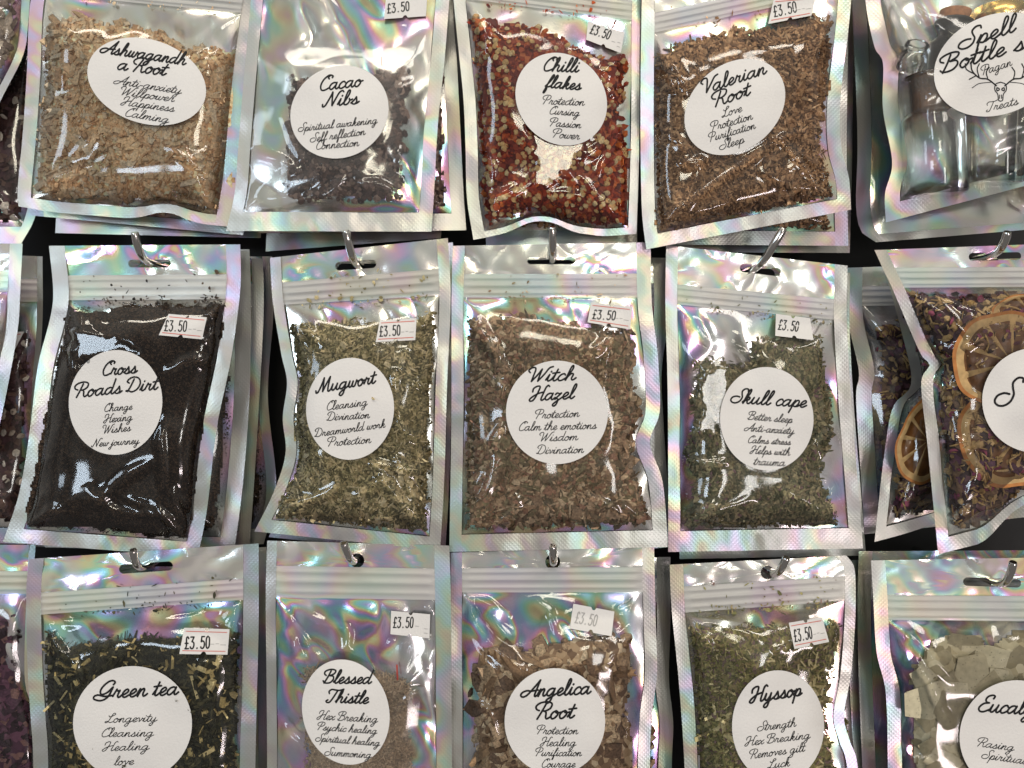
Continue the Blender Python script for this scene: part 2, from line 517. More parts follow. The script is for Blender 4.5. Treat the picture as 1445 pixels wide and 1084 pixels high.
glyph('R', .62, [(.24, .88), (.15, .40), (.06, .0)], pb, [(.22, .48), (.36, .38), (.42, .10), (.50, .0), (.64, .12)])
glyph('S', .52, [(.58, .84), (.54, .98), (.38, 1.0), (.27, .84), (.32, .62), (.40, .40), (.36, .14), (.20, .0), (.0, .02), (-.14, .18), (-.10, .38), (.08, .46), (.26, .42)])
glyph('T', .54, [(-.04, .66), (-.10, .82), (.02, .97), (.26, .94), (.52, .92), (.76, 1.02)], [(.42, .92), (.32, .45), (.20, .04), (.04, -.02), (-.06, .08), (.02, .18)])
glyph('V', .54, [(-.02, .64), (-.12, .78), (-.02, .95), (.14, .96), (.21, .80), (.22, .40), (.22, .02)], [(.22, .02), (.42, .50), (.58, .88), (.74, .98)])
glyph('W', .84, [(-.04, .64), (-.14, .78), (-.04, .95), (.11, .96), (.18, .80), (.18, .40), (.18, .02)], [(.18, .02), (.36, .45), (.48, .84)], [(.48, .84), (.47, .4), (.48, .02)], [(.48, .02), (.68, .5), (.80, .88), (.96, .98)])
glyph('-', .30, [(.04, .24), (.24, .25)])
glyph(' ', .30)
# price gun figures: narrow upright print
D_ = {}
D_['£'] = [[(.40, .84), (.30, .98), (.18, .92), (.16, .70), (.18, .30), (.10, .04)], [(.04, .02), (.42, .02)], [(.04, .46), (.34, .46)]]
D_['3'] = [[(.06, .96), (.40, .96)], [(.40, .96), (.20, .58)], [(.20, .58), (.38, .50), (.42, .26), (.30, .04), (.14, .02), (.04, .16)]]
D_['.'] = [[(.20, .02), (.22, .06)]]
D_['5'] = [[(.40, .97), (.12, .97)], [(.12, .97), (.08, .56)], [(.08, .56), (.24, .62), (.40, .48), (.40, .18), (.26, .02), (.10, .04), (.05, .14)]]
D_['0'] = [[(.22, .99), (.08, .85), (.05, .5), (.08, .15), (.22, .01), (.37, .15), (.40, .5), (.37, .85), (.22, .99)]]
D_['-'] = [[(.05, .40), (.36, .42)]]
D_[' '] = []


def layout(text, slant=0.30, price=False):
    x = 0.0
    out = []
    for ch in text:
        if price:
            adv, st = .56, [np.array(s, float) for s in D_[ch]]
            sl = 0.10
        else:
            adv, st = G[ch]
            sl = slant
        for s in st:
            p = spline(s, 7)
            q = p.copy(); q[:, 0] = p[:, 0] + sl * p[:, 1] + x
            out.append(q)
        x += adv * (1.0)
    lo = min(s[:, 0].min() for s in out); hi = max(s[:, 0].max() for s in out)
    for s in out:
        s[:, 0] -= lo
    return out, hi - lo


def ribbon(mb, pts, hw, place, mat, caps=True):
    """pts in photo px; place(px,py)->world; a flat inked stroke"""
    pts = np.asarray(pts, float)
    keep = np.ones(len(pts), bool); keep[1:] = np.hypot(*(pts[1:] - pts[:-1]).T) > 1e-4
    pts = pts[keep]
    if len(pts) < 2:
        return
    T = np.gradient(pts, axis=0); T /= np.linalg.norm(T, axis=1)[:, None] + 1e-9
    Nn = np.stack([-T[:, 1], T[:, 0]], -1)
    A = pts + Nn * hw; B = pts - Nn * hw
    V = np.concatenate([A, B]); n = len(pts)
    i = np.arange(n - 1)
    mb.add(place(V[:, 0], V[:, 1], 0.0), np.stack([i, i + 1, n + i + 1, n + i], -1), mat)
    if caps:
        for e, (c, d) in enumerate(((pts[0], -T[0]), (pts[-1], T[-1]))):
            a0 = math.atan2(d[1], d[0])
            th = a0 + np.linspace(-np.pi / 2, np.pi / 2, 7)
            C = np.vstack([c[None], c + hw * np.stack([np.cos(th), np.sin(th)], -1)])
            j = np.arange(1, 7)
            mb.add(place(C[:, 0], C[:, 1], 0.012 + 0.012 * e), np.stack([np.zeros(6, int), j, j + 1], -1), mat)


def write(mb, text, x0, y0, x1, y1, hw, place, mat=1, price=False, squash=None, cap=13.0):
    st, wd = layout(text, price=price)
    L = math.hypot(x1 - x0, y1 - y0)
    s = L / wd
    sy = min(s * .84, cap) if squash is None else squash
    ux, uy = (x1 - x0) / L, (y1 - y0) / L
    for k, q in enumerate(st):
        X = x0 + q[:, 0] * s * ux + q[:, 1] * sy * uy
        Y = y0 + q[:, 0] * s * uy - q[:, 1] * sy * ux
        lift = 0.004 * (k % 9)
        ribbon(mb, np.stack([X, Y], -1), hw, (lambda a, b, z, lift=lift: place(a, b, z + lift)), mat)


# ------------------------------------------------------------------ loose pieces
def _box():
    v = np.array([[x, y, z] for x in (-.5, .5) for y in (-.5, .5) for z in (-.5, .5)], float)
    f = np.array([[0, 1, 3, 2], [4, 6, 7, 5], [0, 4, 5, 1], [2, 3, 7, 6], [0, 2, 6, 4], [1, 5, 7, 3]])
    return v, f


def _hex(n=6):
    th = np.linspace(0, 2 * np.pi, n, endpoint=False)
    v = np.vstack([[0, -.5, 0], np.stack([.5 * np.cos(th), np.zeros(n), .5 * np.sin(th)], -1)])
    i = np.arange(n)
    f = np.stack([np.zeros(n, int), 1 + i, 1 + (i + 1) % n], -1)
    return v, f


def _seed(n=9):
    th = np.linspace(0, 2 * np.pi, n, endpoint=False)
    c, s = np.cos(th), np.sin(th)
    v = np.vstack([[0, -.5, 0], np.stack([.30 * c, np.full(n, -.42), .30 * s], -1), np.stack([.5 * c, np.zeros(n), .5 * s], -1)])
    i = np.arange(n); j = (i + 1) % n
    f1 = np.stack([np.zeros(n, int), 1 + i, 1 + j, 1 + j], -1)[:, :3]
    f2 = np.stack([1 + i, 1 + n + i, 1 + n + j], -1)
    f3 = np.stack([1 + i, 1 + n + j, 1 + j], -1)
    return v, np.vstack([f1, f2, f3])


def _ico():
    p = (1 + 5 ** .5) / 2
    v = np.array([[-1, p, 0], [1, p, 0], [-1, -p, 0], [1, -p, 0], [0, -1, p], [0, 1, p], [0, -1, -p], [0, 1, -p], [p, 0, -1], [p, 0, 1], [-p, 0, -1], [-p, 0, 1]], float)
    v /= np.linalg.norm(v[0]) * 2
    f = np.array([[0, 11, 5], [0, 5, 1], [0, 1, 7], [0, 7, 10], [0, 10, 11], [1, 5, 9], [5, 11, 4], [11, 10, 2], [10, 7, 6], [7, 1, 8],
                  [3, 9, 4], [3, 4, 2], [3, 2, 6], [3, 6, 8], [3, 8, 9], [4, 9, 5], [2, 4, 11], [6, 2, 10], [8, 6, 7], [9, 8, 1]])
    return v, f


def _stick():
    """bent five-sided twig in three rings"""
    n = 5
    th = np.linspace(0, 2 * np.pi, n, endpoint=False)
    rings = []
    for x, r, dz in ((-.5, .42, 0), (-.12, .5, .18), (.5, .36, 0)):
        rings.append(np.stack([np.full(n, x), r * np.cos(th), r * np.sin(th) + dz], -1))
    v = np.vstack(rings)
    f = []
    for k in range(2):
        for i in range(n):
            f.append([k * n + i, k * n + (i + 1) % n, (k + 1) * n + (i + 1) % n, (k + 1) * n + i])
    f = np.array(f)
    return v, f


TM = dict(chip=_box(), flake=_hex(6), leaf=_hex(7), seed=_seed(), chunk=_ico(), stick=_stick())


def scatter(mb, rng, C, kind, ln, wd, tk, jit=0.15, tilt=0.3, yaw=None, mat=0, skew=0.45, scale=None):
    """C (n,3) world centres; ln/wd/tk (lo,hi) in photo px"""
    n = len(C)
    if n == 0:
        return
    v, f = TM[kind]
    k = len(v)

    def rr(t):
        return (t[0] + (t[1] - t[0]) * rng.random(n) ** (1 + skew)) * K
    S = np.stack([rr(ln), rr(tk), rr(wd)], -1)
    if scale is not None: S = S * scale[:, None]
    P = v[None] + rng.normal(0, jit, (n, k, 3)) * 0.5
    P = P * S[:, None, :]
    ph = rng.random(n) * 2 * np.pi if yaw is None else yaw[0] + rng.normal(0, yaw[1], n)
    a = rng.normal(0, tilt, n); b = rng.normal(0, tilt, n)
    cx, sx = np.cos(ph), np.sin(ph)
    X = np.stack([cx * np.cos(a), np.sin(a), sx * np.cos(a)], -1)
    Z = np.stack([-sx * np.cos(b), np.sin(b), cx * np.cos(b)], -1)
    Y = np.cross(Z, X); Y /= np.linalg.norm(Y, axis=1)[:, None]
    Q = C[:, None, :] + P[:, :, 0:1] * X[:, None] + P[:, :, 1:2] * Y[:, None] + P[:, :, 2:3] * Z[:, None]
    F = f[None] + (np.arange(n) * k)[:, None, None]
    mb.add(Q.reshape(-1, 3), F.reshape(-1, f.shape[1]), mat)


def c255(*rgb):
    return tuple((v / 255.0 / 12.92 if v / 255.0 <= 0.04045 else ((v / 255.0 + 0.055) / 1.055) ** 2.4) for v in rgb)


# kind -> (part name, colours, heap cell size, list of scatter layers)
# layer: (template, coverage, length, width, thickness, tilt, material slot)
HERB = {
    'ashwagandha': ('root_pieces', [c255(200, 162, 112), c255(212, 178, 130), c255(182, 142, 94), c255(218, 188, 144), c255(168, 126, 80), c255(206, 170, 120), c255(222, 198, 160)], 500,
                    [('chip', .5, (4, 10), (2, 6), (2, 4), .4, 0), ('chip', .5, (12, 24), (6, 11), (5, 8), .3, 0), ('stick', .5, (11, 24), (6, 10), (5, 8), .25, 0),
                     ('stick', .55, (14, 34), (7, 11), (6, 9), .16, 0, 1), ('chip', .16, (13, 26), (6, 10), (4, 6), .2, 0, 1), ('chunk', .10, (9, 15), (8, 12), (4, 7), .2, 0, 1), ('chip', .12, (4, 9), (2, 5), (2, 3), .2, 0, 1)]),
    'cacao': ('cacao_nibs', [c255(92, 72, 66), c255(70, 54, 50), c255(112, 90, 80), c255(58, 44, 42), c255(84, 62, 54), c255(130, 108, 96)], 420,
              [('chunk', 1.4, (7, 15), (6, 11), (5, 8), .5, 0), ('flake', .8, (6, 15), (5, 10), (2, 4), .5, 0)]),
    'chilli': ('chilli_flakes', [c255(146, 50, 22), c255(112, 30, 15), c255(172, 74, 30), c255(92, 24, 15), c255(156, 62, 28), c255(190, 98, 44), c255(124, 38, 22)], 420,
               [('flake', 2.3, (7, 17), (5, 12), (2, 4), .4, 0), ('seed', .62, (7.5, 10.5), (7.5, 10), (3, 4), .35, 1)]),
    'valerian': ('root_pieces', [c255(120, 88, 56), c255(98, 70, 44), c255(142, 106, 68), c255(82, 58, 38), c255(132, 96, 60), c255(160, 124, 84)], 600,
                 [('chip', .9, (4, 9), (2, 4), (2, 3), .4, 0), ('stick', 1.5, (9, 24), (2.5, 5), (2.5, 5), .3, 0), ('chip', .15, (6, 13), (5, 8), (3, 5), .4, 0), ('stick', .12, (18, 40), (1.6, 3.4), (1.6, 3), .2, 1), ('flake', .06, (7, 12), (5, 8), (2, 3), .4, 1)]),
    'dirt': ('dark_dirt', [c255(54, 42, 33), c255(40, 32, 26), c255(68, 52, 40), c255(30, 25, 22), c255(84, 66, 50), c255(46, 36, 28)], 1300,
             [('chunk', .4, (1.3, 2.6), (1.3, 2.4), (1.2, 2.2), .5, 0)]),
    'mugwort': ('chopped_herb', [c255(104, 96, 62), c255(84, 78, 50), c255(126, 116, 78), c255(70, 66, 42), c255(112, 100, 64), c255(148, 134, 94)], 700,
                [('flake', 1.5, (3, 9), (2.5, 5), (1.5, 3), .5, 0), ('stick', .9, (6, 15), (1.2, 2.4), (1.2, 2.4), .35, 0), ('chip', .16, (6, 20), (1.6, 4), (1.5, 3), .4, 1), ('stick', .12, (10, 26), (1.4, 2.6), (1.4, 2.4), .2, 1), ('chip', .09, (5, 10), (4, 7), (2, 3), .4, 1)]),
    'witch': ('chopped_leaf', [c255(112, 88, 62), c255(94, 76, 52), c255(130, 100, 70), c255(84, 72, 50), c255(122, 86, 62), c255(104, 92, 62), c255(142, 114, 82), c255(168, 142, 106)], 520,
              [('flake', 2.2, (5, 14), (4, 9), (2, 4), .45, 0), ('flake', .5, (11, 24), (8, 14), (2, 4), .35, 0), ('stick', .2, (12, 30), (1.5, 2.6), (1.5, 2.5), .25, 0)]),
    'skullcap': ('chopped_herb', [c255(96, 92, 64), c255(78, 78, 54), c255(116, 108, 76), c255(66, 66, 46), c255(104, 92, 66), c255(88, 82, 60)], 560,
                 [('flake', 2.0, (4, 12), (3, 6), (2, 3), .45, 0), ('stick', .5, (7, 18), (1.6, 3.4), (1.6, 3), .3, 0), ('flake', .34, (5, 12), (3, 7), (2, 3), .4, 1)]),
    'greentea': ('tea_leaves', [c255(46, 46, 30), c255(36, 38, 26), c255(58, 56, 36), c255(30, 32, 22), c255(66, 62, 38), c255(42, 40, 28)], 520,
                 [('stick', 2.2, (9, 26), (2.5, 5), (2, 4), .3, 0), ('flake', .8, (6, 14), (4, 7), (2, 3), .4, 0), ('chip', .26, (9, 28), (2.4, 5), (2, 3), .25, 1)]),
    'thistle': ('chopped_herb', [c255(156, 132, 104), c255(132, 110, 84), c255(174, 150, 120), c255(118, 98, 76), c255(146, 122, 94)], 800,
                [('flake', 1.0, (3, 8), (2, 4), (1.5, 3), .5, 0), ('stick', 1.4, (6, 16), (1, 2), (1, 2), .35, 0)]),
    'angelica': ('root_chunks', [c255(172, 142, 106), c255(138, 108, 78), c255(190, 162, 124), c255(104, 78, 56), c255(206, 182, 146), c255(120, 92, 66), c255(156, 126, 92)], 260,
                 [('chunk', .6, (8, 18), (7, 13), (6, 10), .5, 0), ('chunk', .7, (20, 40), (13, 24), (9, 14), .35, 0),
                  ('chunk', .40, (22, 44), (15, 26), (9, 14), .15, 0, 1), ('chip', .22, (20, 42), (12, 22), (6, 10), .15, 0, 1), ('stick', .20, (26, 54), (9, 15), (7, 11), .12, 2, 1), ('chunk', .10, (9, 16), (7, 12), (6, 9), .3, 2, 1)]),
    'hyssop': ('chopped_herb', [c255(104, 98, 52), c255(84, 82, 44), c255(122, 114, 66), c255(72, 70, 38), c255(110, 96, 60), c255(96, 76, 70)], 560,
               [('flake', 1.3, (5, 12), (3, 6), (2, 3), .45, 0), ('stick', 1.3, (8, 20), (2, 4), (1.6, 3), .3, 0), ('chip', .2, (8, 20), (2, 4), (1.6, 3), .3, 1)]),
    'eucalyptus': ('leaf_pieces', [c255(164, 154, 122), c255(138, 128, 98), c255(180, 170, 138), c255(124, 114, 84), c255(156, 144, 110)], 200,
                   [('flake', .5, (14, 30), (10, 20), (2, 4), .3, 0)]),
    'petals': ('dried_petals', [c255(74, 50, 48), c255(60, 40, 40), c255(96, 70, 60), c255(52, 38, 36), c255(82, 56, 60)], 300,
               [('flake', 2.0, (10, 24), (8, 16), (3, 6), .5, 0), ('seed', .3, (11, 17), (9, 14), (3, 5), .4, 1)]),
    'palepetals': ('dried_petals', [c255(150, 134, 116), c255(126, 110, 96), c255(172, 156, 138), c255(104, 88, 78)], 300,
                   [('flake', 1.4, (9, 20), (8, 14), (3, 6), .5, 0), ('seed', 1.2, (12, 19), (10, 15), (3, 5), .4, 0)]),
    'orange': ('dried_petals', [c255(66, 42, 46), c255(52, 34, 36), c255(88, 54, 62), c255(46, 32, 30), c255(98, 74, 56), c255(110, 84, 60), c255(80, 48, 66)], 300,
               [('flake', 1.3, (10, 26), (8, 16), (3, 6), .5, 0), ('chunk', .32, (8, 15), (8, 13), (7, 10), .5, 1), ('stick', .18, (6, 13), (2, 3.4), (2, 3), .3, 1), ('flake', .12, (8, 15), (6, 10), (3, 5), .5, 2)]),
    'purple': ('dried_petals', [c255(70, 40, 58), c255(50, 30, 42), c255(92, 54, 74), c255(40, 26, 32), c255(112, 78, 74)], 300,
               [('flake', 2.0, (10, 24), (8, 16), (3, 6), .5, 0)]),
    'none': None,
}
ACC = {  # accent colours for slots 1 and 2
    'chilli': ([c255(226, 188, 120), c255(212, 168, 96), c255(236, 204, 142), c255(200, 150, 84)],),
    'valerian': ([c255(176, 142, 102), c255(160, 122, 84)],),
    'mugwort': ([c255(198, 178, 128), c255(180, 160, 112), c255(214, 196, 150)],),
    'skullcap': ([c255(150, 138, 100), c255(168, 150, 110), c255(122, 92, 92)],),
    'greentea': ([c255(186, 164, 98), c255(204, 184, 122), c255(160, 138, 78)],),
    'hyssop': ([c255(186, 170, 110), c255(204, 188, 132)],),
    'angelica': ([c255(110, 80, 54), c255(140, 108, 74), c255(96, 70, 48)], [c255(128, 96, 62), c255(104, 76, 48), c255(150, 116, 78)]),
    'petals': ([c255(196, 184, 170), c255(168, 150, 136)],),
    'orange': ([c255(172, 138, 78), c255(190, 156, 100), c255(150, 116, 64)], [c255(150, 60, 90), c255(120, 44, 76)]),
}
MATS = {}
GAIN = {'dirt': 1.15, 'chilli': 1.2, 'ashwagandha': 1.6, 'greentea': 1.75, 'angelica': 1.3, 'petals': 1.4, 'thistle': 2.1, 'cacao': 2.0, 'valerian': 2.1, 'orange': 1.7, 'mugwort': 2.3, 'witch': 2.2, 'skullcap': 2.3, 'hyssop': 2.3}


def herb_mats(kind):
    if kind not in MATS:
        nm, cols, cell, lay = HERB[kind]
        rough = 0.55 if kind == 'chilli' else 0.75
        g = GAIN.get(kind, 1.55)
        ms = [herb_mat(kind + "_pieces", cols, rough, g, .5 if kind == 'angelica' else .65, {'chilli': 0.0, 'valerian': .2, 'ashwagandha': .24, 'witch': .26}.get(kind, .18))]
        acc = ACC.get(kind, ())
        for i in range(2):
            ms.append(herb_mat(kind + "_accent", acc[i], 0.6, 1.25) if i < len(acc) else ms[0])
        ms.append(heap_mat(kind + "_heap", [tuple(min(.8, v * g * .74 + sum(c) / 3 * g * .16) for v in c) for c in cols], cell))
        MATS[kind] = ms
    return MATS[kind]


# ------------------------------------------------------------------ the bag builder
class Bag:
    def __init__(s, label, L, R, y0, zipy, seed, kind=None, cpoly=None, seal=(21, 21, 28), B=None, hole=None, bulge=9.0, empty=1.6,
                 group=None, lod=1.0, vivid=False, wrinkles=(), holo_amp=1.0, parts=True, cat="herb bag", crumbs=0, edge_wave=1.0, lbl=None, price=None, facets=(), film=None):
        s.film = film
        s.rng = np.random.default_rng(seed)
        s.seed = seed
        s.y0 = y0; s.lod = lod; s.bulge = bulge; s.empty = empty; s.cpoly = cpoly
        s.kind = kind; s.vivid = vivid; s.holo_amp = holo_amp
        s.L = spline(L, 10); s.R = spline(R, 10)
        s.zipy = zipy; s.seal = seal
        s.top = (L[0][1], R[0][1]); s.end = (L[-1][1], R[-1][1])
        s.B = B
        s.lbl = lbl; s.price = price
        s.flatmasks = []
        s.facets = facets
        if lbl: s.flatmasks.append((lbl['c'][0], lbl['c'][1], lbl['a'], lbl['b'], lbl.get('rot', 0)))
        if price:
            q = np.array(price['q'], float); c = q.mean(0)
            s.flatmasks.append((c[0], c[1], 36, 24, 0))
        s.wr = list(wrinkles)
        s.inb = (s.end[0] - seal[2], s.end[1] - seal[2])
        s.ipoly = s._ipoly()
        s._auto_wrinkles()
        cx = (L[0][0] + R[0][0]) / 2; cy = (L[0][1] + R[0][1]) / 2
        hp = hole[:2] if hole else (cx, cy + 20)
        s.root = thing("herb_bag", W(*hp, y0), label, cat, group)
        s.hole = hole
        s._build(crumbs)

    # --- plane mapping
    def P(s, yl, yr, u, arc=True):
        yl = np.asarray(yl, float); yr = np.asarray(yr, float); u = np.asarray(u, float)
        xl = np.interp(yl, s.L[:, 1], s.L[:, 0]); xr = np.interp(yr, s.R[:, 1], s.R[:, 0])
        x = xl + (xr - xl) * u; y = yl + (yr - yl) * u
        if s.B is not None:
            t = np.clip((yl - s.zipy[1]) / (s.end[0] - s.zipy[1]), 0, 1)
            off = np.interp(u, [b[0] for b in s.B], [b[1] for b in s.B])
            # smooth the given offsets
            off = (off + np.interp(u - .04, [b[0] for b in s.B], [b[1] for b in s.B]) + np.interp(u + .04, [b[0] for b in s.B], [b[1] for b in s.B])) / 3
            y = y + off * t ** 5
        return x, y

    def useal(s, yl, yr):
        xl = np.interp(yl, s.L[:, 1], s.L[:, 0]); xr = np.interp(yr, s.R[:, 1], s.R[:, 0])
        w = np.hypot(xr - xl, np.asarray(yr) - np.asarray(yl))
        return s.seal[0] / w, 1 - s.seal[1] / w

    def rows(s, a, b, n):
        t = np.linspace(0, 1, n)
        return a[0] + (b[0] - a[0]) * t, a[1] + (b[1] - a[1]) * t

    def rect(s, a, b, n, m, ua=None, ub=None):
        """grid of photo points: n rows from a to b, m columns across the window (or ua..ub)"""
        yl, yr = s.rows(a, b, n)
        u0, u1 = s.useal(yl, yr)
        if ua is not None: u0 = np.full(n, ua) if np.isscalar(ua) else ua
        if ub is not None: u1 = np.full(n, ub) if np.isscalar(ub) else ub
        u = u0[:, None] + (u1 - u0)[:, None] * np.linspace(0, 1, m)[None]
        return s.P(np.repeat(yl[:, None], m, 1), np.repeat(yr[:, None], m, 1), u)

    def _ipoly(s):
        a = (s.zipy[1], s.zipy[3]); b = s.inb
        x, y = s.rect(a, b, 16, 13)
        top = np.stack([x[0], y[0]], -1); bot = np.stack([x[-1], y[-1]], -1)
        le = np.stack([x[:, 0], y[:, 0]], -1); ri = np.stack([x[:, -1], y[:, -1]], -1)
        return np.vstack([top, ri[1:], bot[::-1][1:], le[::-1][1:-1]])

    def _auto_wrinkles(s):
        r = s.rng
        x, y = s.rect((s.zipy[1], s.zipy[3]), s.inb, 2, 2)
        cs = [(x[0, 0], y[0, 0], 1, 1), (x[0, 1], y[0, 1], -1, 1), (x[1, 0], y[1, 0], 1, -1), (x[1, 1], y[1, 1], -1, -1)]
        for cx, cy, dx, dy in cs:
            for k in range(3):
                a = r.uniform(.25, 1.35); L = r.uniform(50, 130)
                x0, y0 = cx + dx * 6 * r.random(), cy + dy * 6 * r.random()
                s.wr.append((x0, y0, x0 + dx * L * math.cos(a), y0 + dy * L * math.sin(a), r.uniform(.6, 1.4), r.uniform(5, 9)))
        for k in range(3):
            t = r.random()
            px = x[0, 0] + (x[0, 1] - x[0, 0]) * r.random(); py = y[0, 0] + (y[1, 0] - y[0, 0]) * r.uniform(.3, 1)
            a = r.uniform(0, np.pi); L = r.uniform(25, 90)
            s.wr.append((px, py, px + L * math.cos(a), py + L * math.sin(a), r.uniform(.5, 1.1), r.uniform(6, 11)))

    def bend(s, px, py):
        return (noise(px / 170 + s.seed * 3.1, py / 150, s.seed) * 1.6) * MM

    def flat(s, px, py):
        m = np.ones(np.shape(px))
        for cx, cy, a, b, rot in s.flatmasks:
            c, sn = math.cos(math.radians(rot)), math.sin(math.radians(rot))
            X = (px - cx) * c + (py - cy) * sn; Y = -(px - cx) * sn + (py - cy) * c
            r = np.sqrt((X / a) ** 2 + (Y / b) ** 2)
            t = np.clip((r - 1.0) / .22, 0, 1)
            m = m * (t * t * (3 - 2 * t))
        return m

    def hs(s, px, py):
        """smooth film height (m) above the foil"""
        px = np.asarray(px, float); py = np.asarray(py, float)
        d = np.maximum(sdist(px, py, s.ipoly), 0)
        prof = 1 - np.exp(-d / 15)
        H = np.full(px.shape, s.empty)
        if s.cpoly is not None:
            sc = sdist(px, py, s.cpoly)
            H = s.empty + s.bulge / (1 + np.exp(-np.clip((sc + 6) / 15, -30, 30)))
        H = H * (1 + .16 * noise(px / 80 + 7.7, py / 80, s.seed + 5)) + .5 * noise(px / 42, py / 42 + 3.3, s.seed + 6)
        return np.maximum(H * prof, 0.25 * (d > 0)) * MM

    def hf(s, px, py):
        """film height with creases"""
        h = s.hs(px, py)
        d = np.maximum(sdist(px, py, s.ipoly), 0)
        prof = 1 - np.exp(-d / 7)
        w = np.zeros(np.shape(px))
        for x0, y0, x1, y1, amp, wid in s.wr:
            dx, dy = x1 - x0, y1 - y0
            L = math.hypot(dx, dy) + 1e-6
            t = ((px - x0) * dx + (py - y0) * dy) / L / L
            q = ((px - x0) * dy - (py - y0) * dx) / L
            q = q + 9 * noise(t * 2.2 + x0, t * 0 + y0, s.seed)
            tt = np.clip(t, 0, 1)
            tap = np.where((t > 0) & (t < 1), np.sin(np.pi * tt) ** .6, 0)
            w = w + amp * tap * np.exp(-(q / wid) ** 2)
        w = w + 0.42 * noise(px / 56 + .5 * py / 56, py / 62, s.seed + 8) + .02 * noise(px / 15, py / 13 - .6 * px / 13, s.seed + 9)
        h = h + w * prof * s.flat(px, py) * MM
        b = s.bend(px, py)
        for poly in s.facets:
            # a taut flat patch of film, parallel to the wall
            m = np.clip((sdist(px, py, poly) + 6 + 5 * noise(px / 9, py / 9, 4)) / 9, 0, 1)
            m = m * m * (3 - 2 * m)
            pc = np.mean(poly, 0)
            top = (s.hs(pc[None, 0], pc[None, 1]) + s.bend(pc[None, 0], pc[None, 1]))[0] + .4 * MM
            h = h * (1 - m) + (top - b + .10 * MM * noise(px / 30, py / 30, 3)) * m
        return h

    def X(s, px, py, h):
        return W(px, py, s.y0 - s.bend(px, py) - h)

    def _build(s, crumbs):
        root = s.root
        z0 = (s.zipy[0], s.zipy[2]); z1 = (s.zipy[1], s.zipy[3])
        q = s.lod
        nm = lambda a, lo: max(lo, int(a * q))
        # foil panel behind the window
        x, y = s.rect(z0, (s.inb[0] + 3, s.inb[1] + 3), nm(90, 24), nm(64, 18))
        d = np.maximum(sdist(x, y, s.ipoly), 0)
        a = s.holo_amp * (1 - np.exp(-d / 10))
        hw = (1.0 * noise(x / 62 + y / 140, y / 110 - x / 150, s.seed + 20) + 1.0 * np.abs(noise(x / 44 - y / 90, y / 80 + x / 120, s.seed + 21)) + .7 * np.abs(noise(x / 60 + y / 50, y / 70 - x / 60, s.seed + 23)) + .10 * noise(x / 20, y / 40 + x / 30, s.seed + 22)) * a
        mb = MB(); mb.grid(s.X(x, y, (hw * 1.0 - 1.0) * MM))
        mb.build("foil_panel", M_FOILV if s.vivid else M_FOIL, root)
        # sealed knurled border: two sides and the foot
        mb = MB()
        n = nm(80, 24)
        rip = lambda x, y: (.85 * noise(x / 44, y / 52, s.seed + 30) + .15 * noise(x / 12, y / 15, s.seed + 31)) * MM
        for side in (0, 1):
            yl, yr = s.rows(s.top, s.end, n)
            u0, u1 = s.useal(yl, yr)
            if side == 0:
                x, y = s.rect(s.top, s.end, n, 5, 0.0, u0)
            else:
                x, y = s.rect(s.top, s.end, n, 5, u1, 1.0)
            mb.grid(s.X(x, y, rip(x, y)))
        x, y = s.rect(s.inb, s.end, 6, nm(70, 20))
        mb.grid(s.X(x, y, rip(x, y)))
        mb.build("sealed_border", M_SEAL, root)
        # header with the hang hole
        yl, yr = s.rows(s.top, z0, 10)
        gx, gy = s.rect(s.top, z0, 10, 40)
        mb = MB()
        hwave = lambda x, y: (.7 * noise(x / 46 + y / 50, y / 42, s.seed + 40) + .75 * np.abs(noise(x / 34 - y / 40, y / 40 + x / 40, s.seed + 41)) - .6) * MM
        if s.hole is None:
            mb.grid(s.X(gx, gy, hwave(gx, gy)))
        else:
            hx, hy, hw_, hh, ang = s.hole
            ob = np.vstack([np.stack([gx[0], gy[0]], -1), np.stack([gx[1:, -1], gy[1:, -1]], -1), np.stack([gx[-1, ::-1], gy[-1, ::-1]], -1)[1:], np.stack([gx[::-1, 0], gy[::-1, 0]], -1)[1:-1]])
            # resample finely
            o2 = np.vstack([ob, ob[:1]])
            ob = np.vstack([o2[i] + (o2[i + 1] - o2[i]) * np.linspace(0, 1, 3, endpoint=False)[:, None] for i in range(len(ob))])
            c, sn = math.cos(math.radians(ang)), math.sin(math.radians(ang))
            rel = ob - (hx, hy)
            lx = rel[:, 0] * c + rel[:, 1] * sn; ly = -rel[:, 0] * sn + rel[:, 1] * c
            core = max(hw_ / 2 - hh / 2, 0)
            # nearest point of the slot (a stadium) to each outline point, spread by angle
            th = np.arctan2(ly / max(hh, 1), lx / max(hw_, 1))
            ex = np.cos(th); ey = np.sin(th)
            kx = np.clip(ex * hw_ / 2 * 1.15, -core, core)
            vx = ex * hw_ / 2 * 1.15 - kx; vy = ey * hh / 2
            nr = np.hypot(vx, vy) + 1e-9
            hxl = kx + vx / nr * hh / 2; hyl = vy / nr * hh / 2
            hp = np.stack([hx + hxl * c - hyl * sn, hy + hxl * sn + hyl * c], -1)
            t = np.linspace(0, 1, 14)[:, None, None] ** 1.0
            ring = hp[None] + (ob - hp)[None] * t
            ring = np.concatenate([ring, ring[:, :1]], 1)
            # keep the sheet calm next to the hole
            dh = np.hypot(ring[..., 0] - hx, ring[..., 1] - hy)
            mb.grid(s.X(ring[..., 0], ring[..., 1], hwave(ring[..., 0], ring[..., 1])))
        mb.build("header", M_HEAD, root)
        # milky press-to-close strip with moulded ribs
        x, y = s.rect(z0, z1, 25, nm(40, 16))
        v = np.linspace(0, 1, 25)[:, None]
        prof = .35 + .9 * np.exp(-((v - .18) / .06) ** 2) + 1.3 * np.exp(-((v - .48) / .09) ** 2) + .8 * np.exp(-((v - .80) / .06) ** 2)
        prof = prof * (1 + .1 * noise(x / 20, y / 20, s.seed + 50))
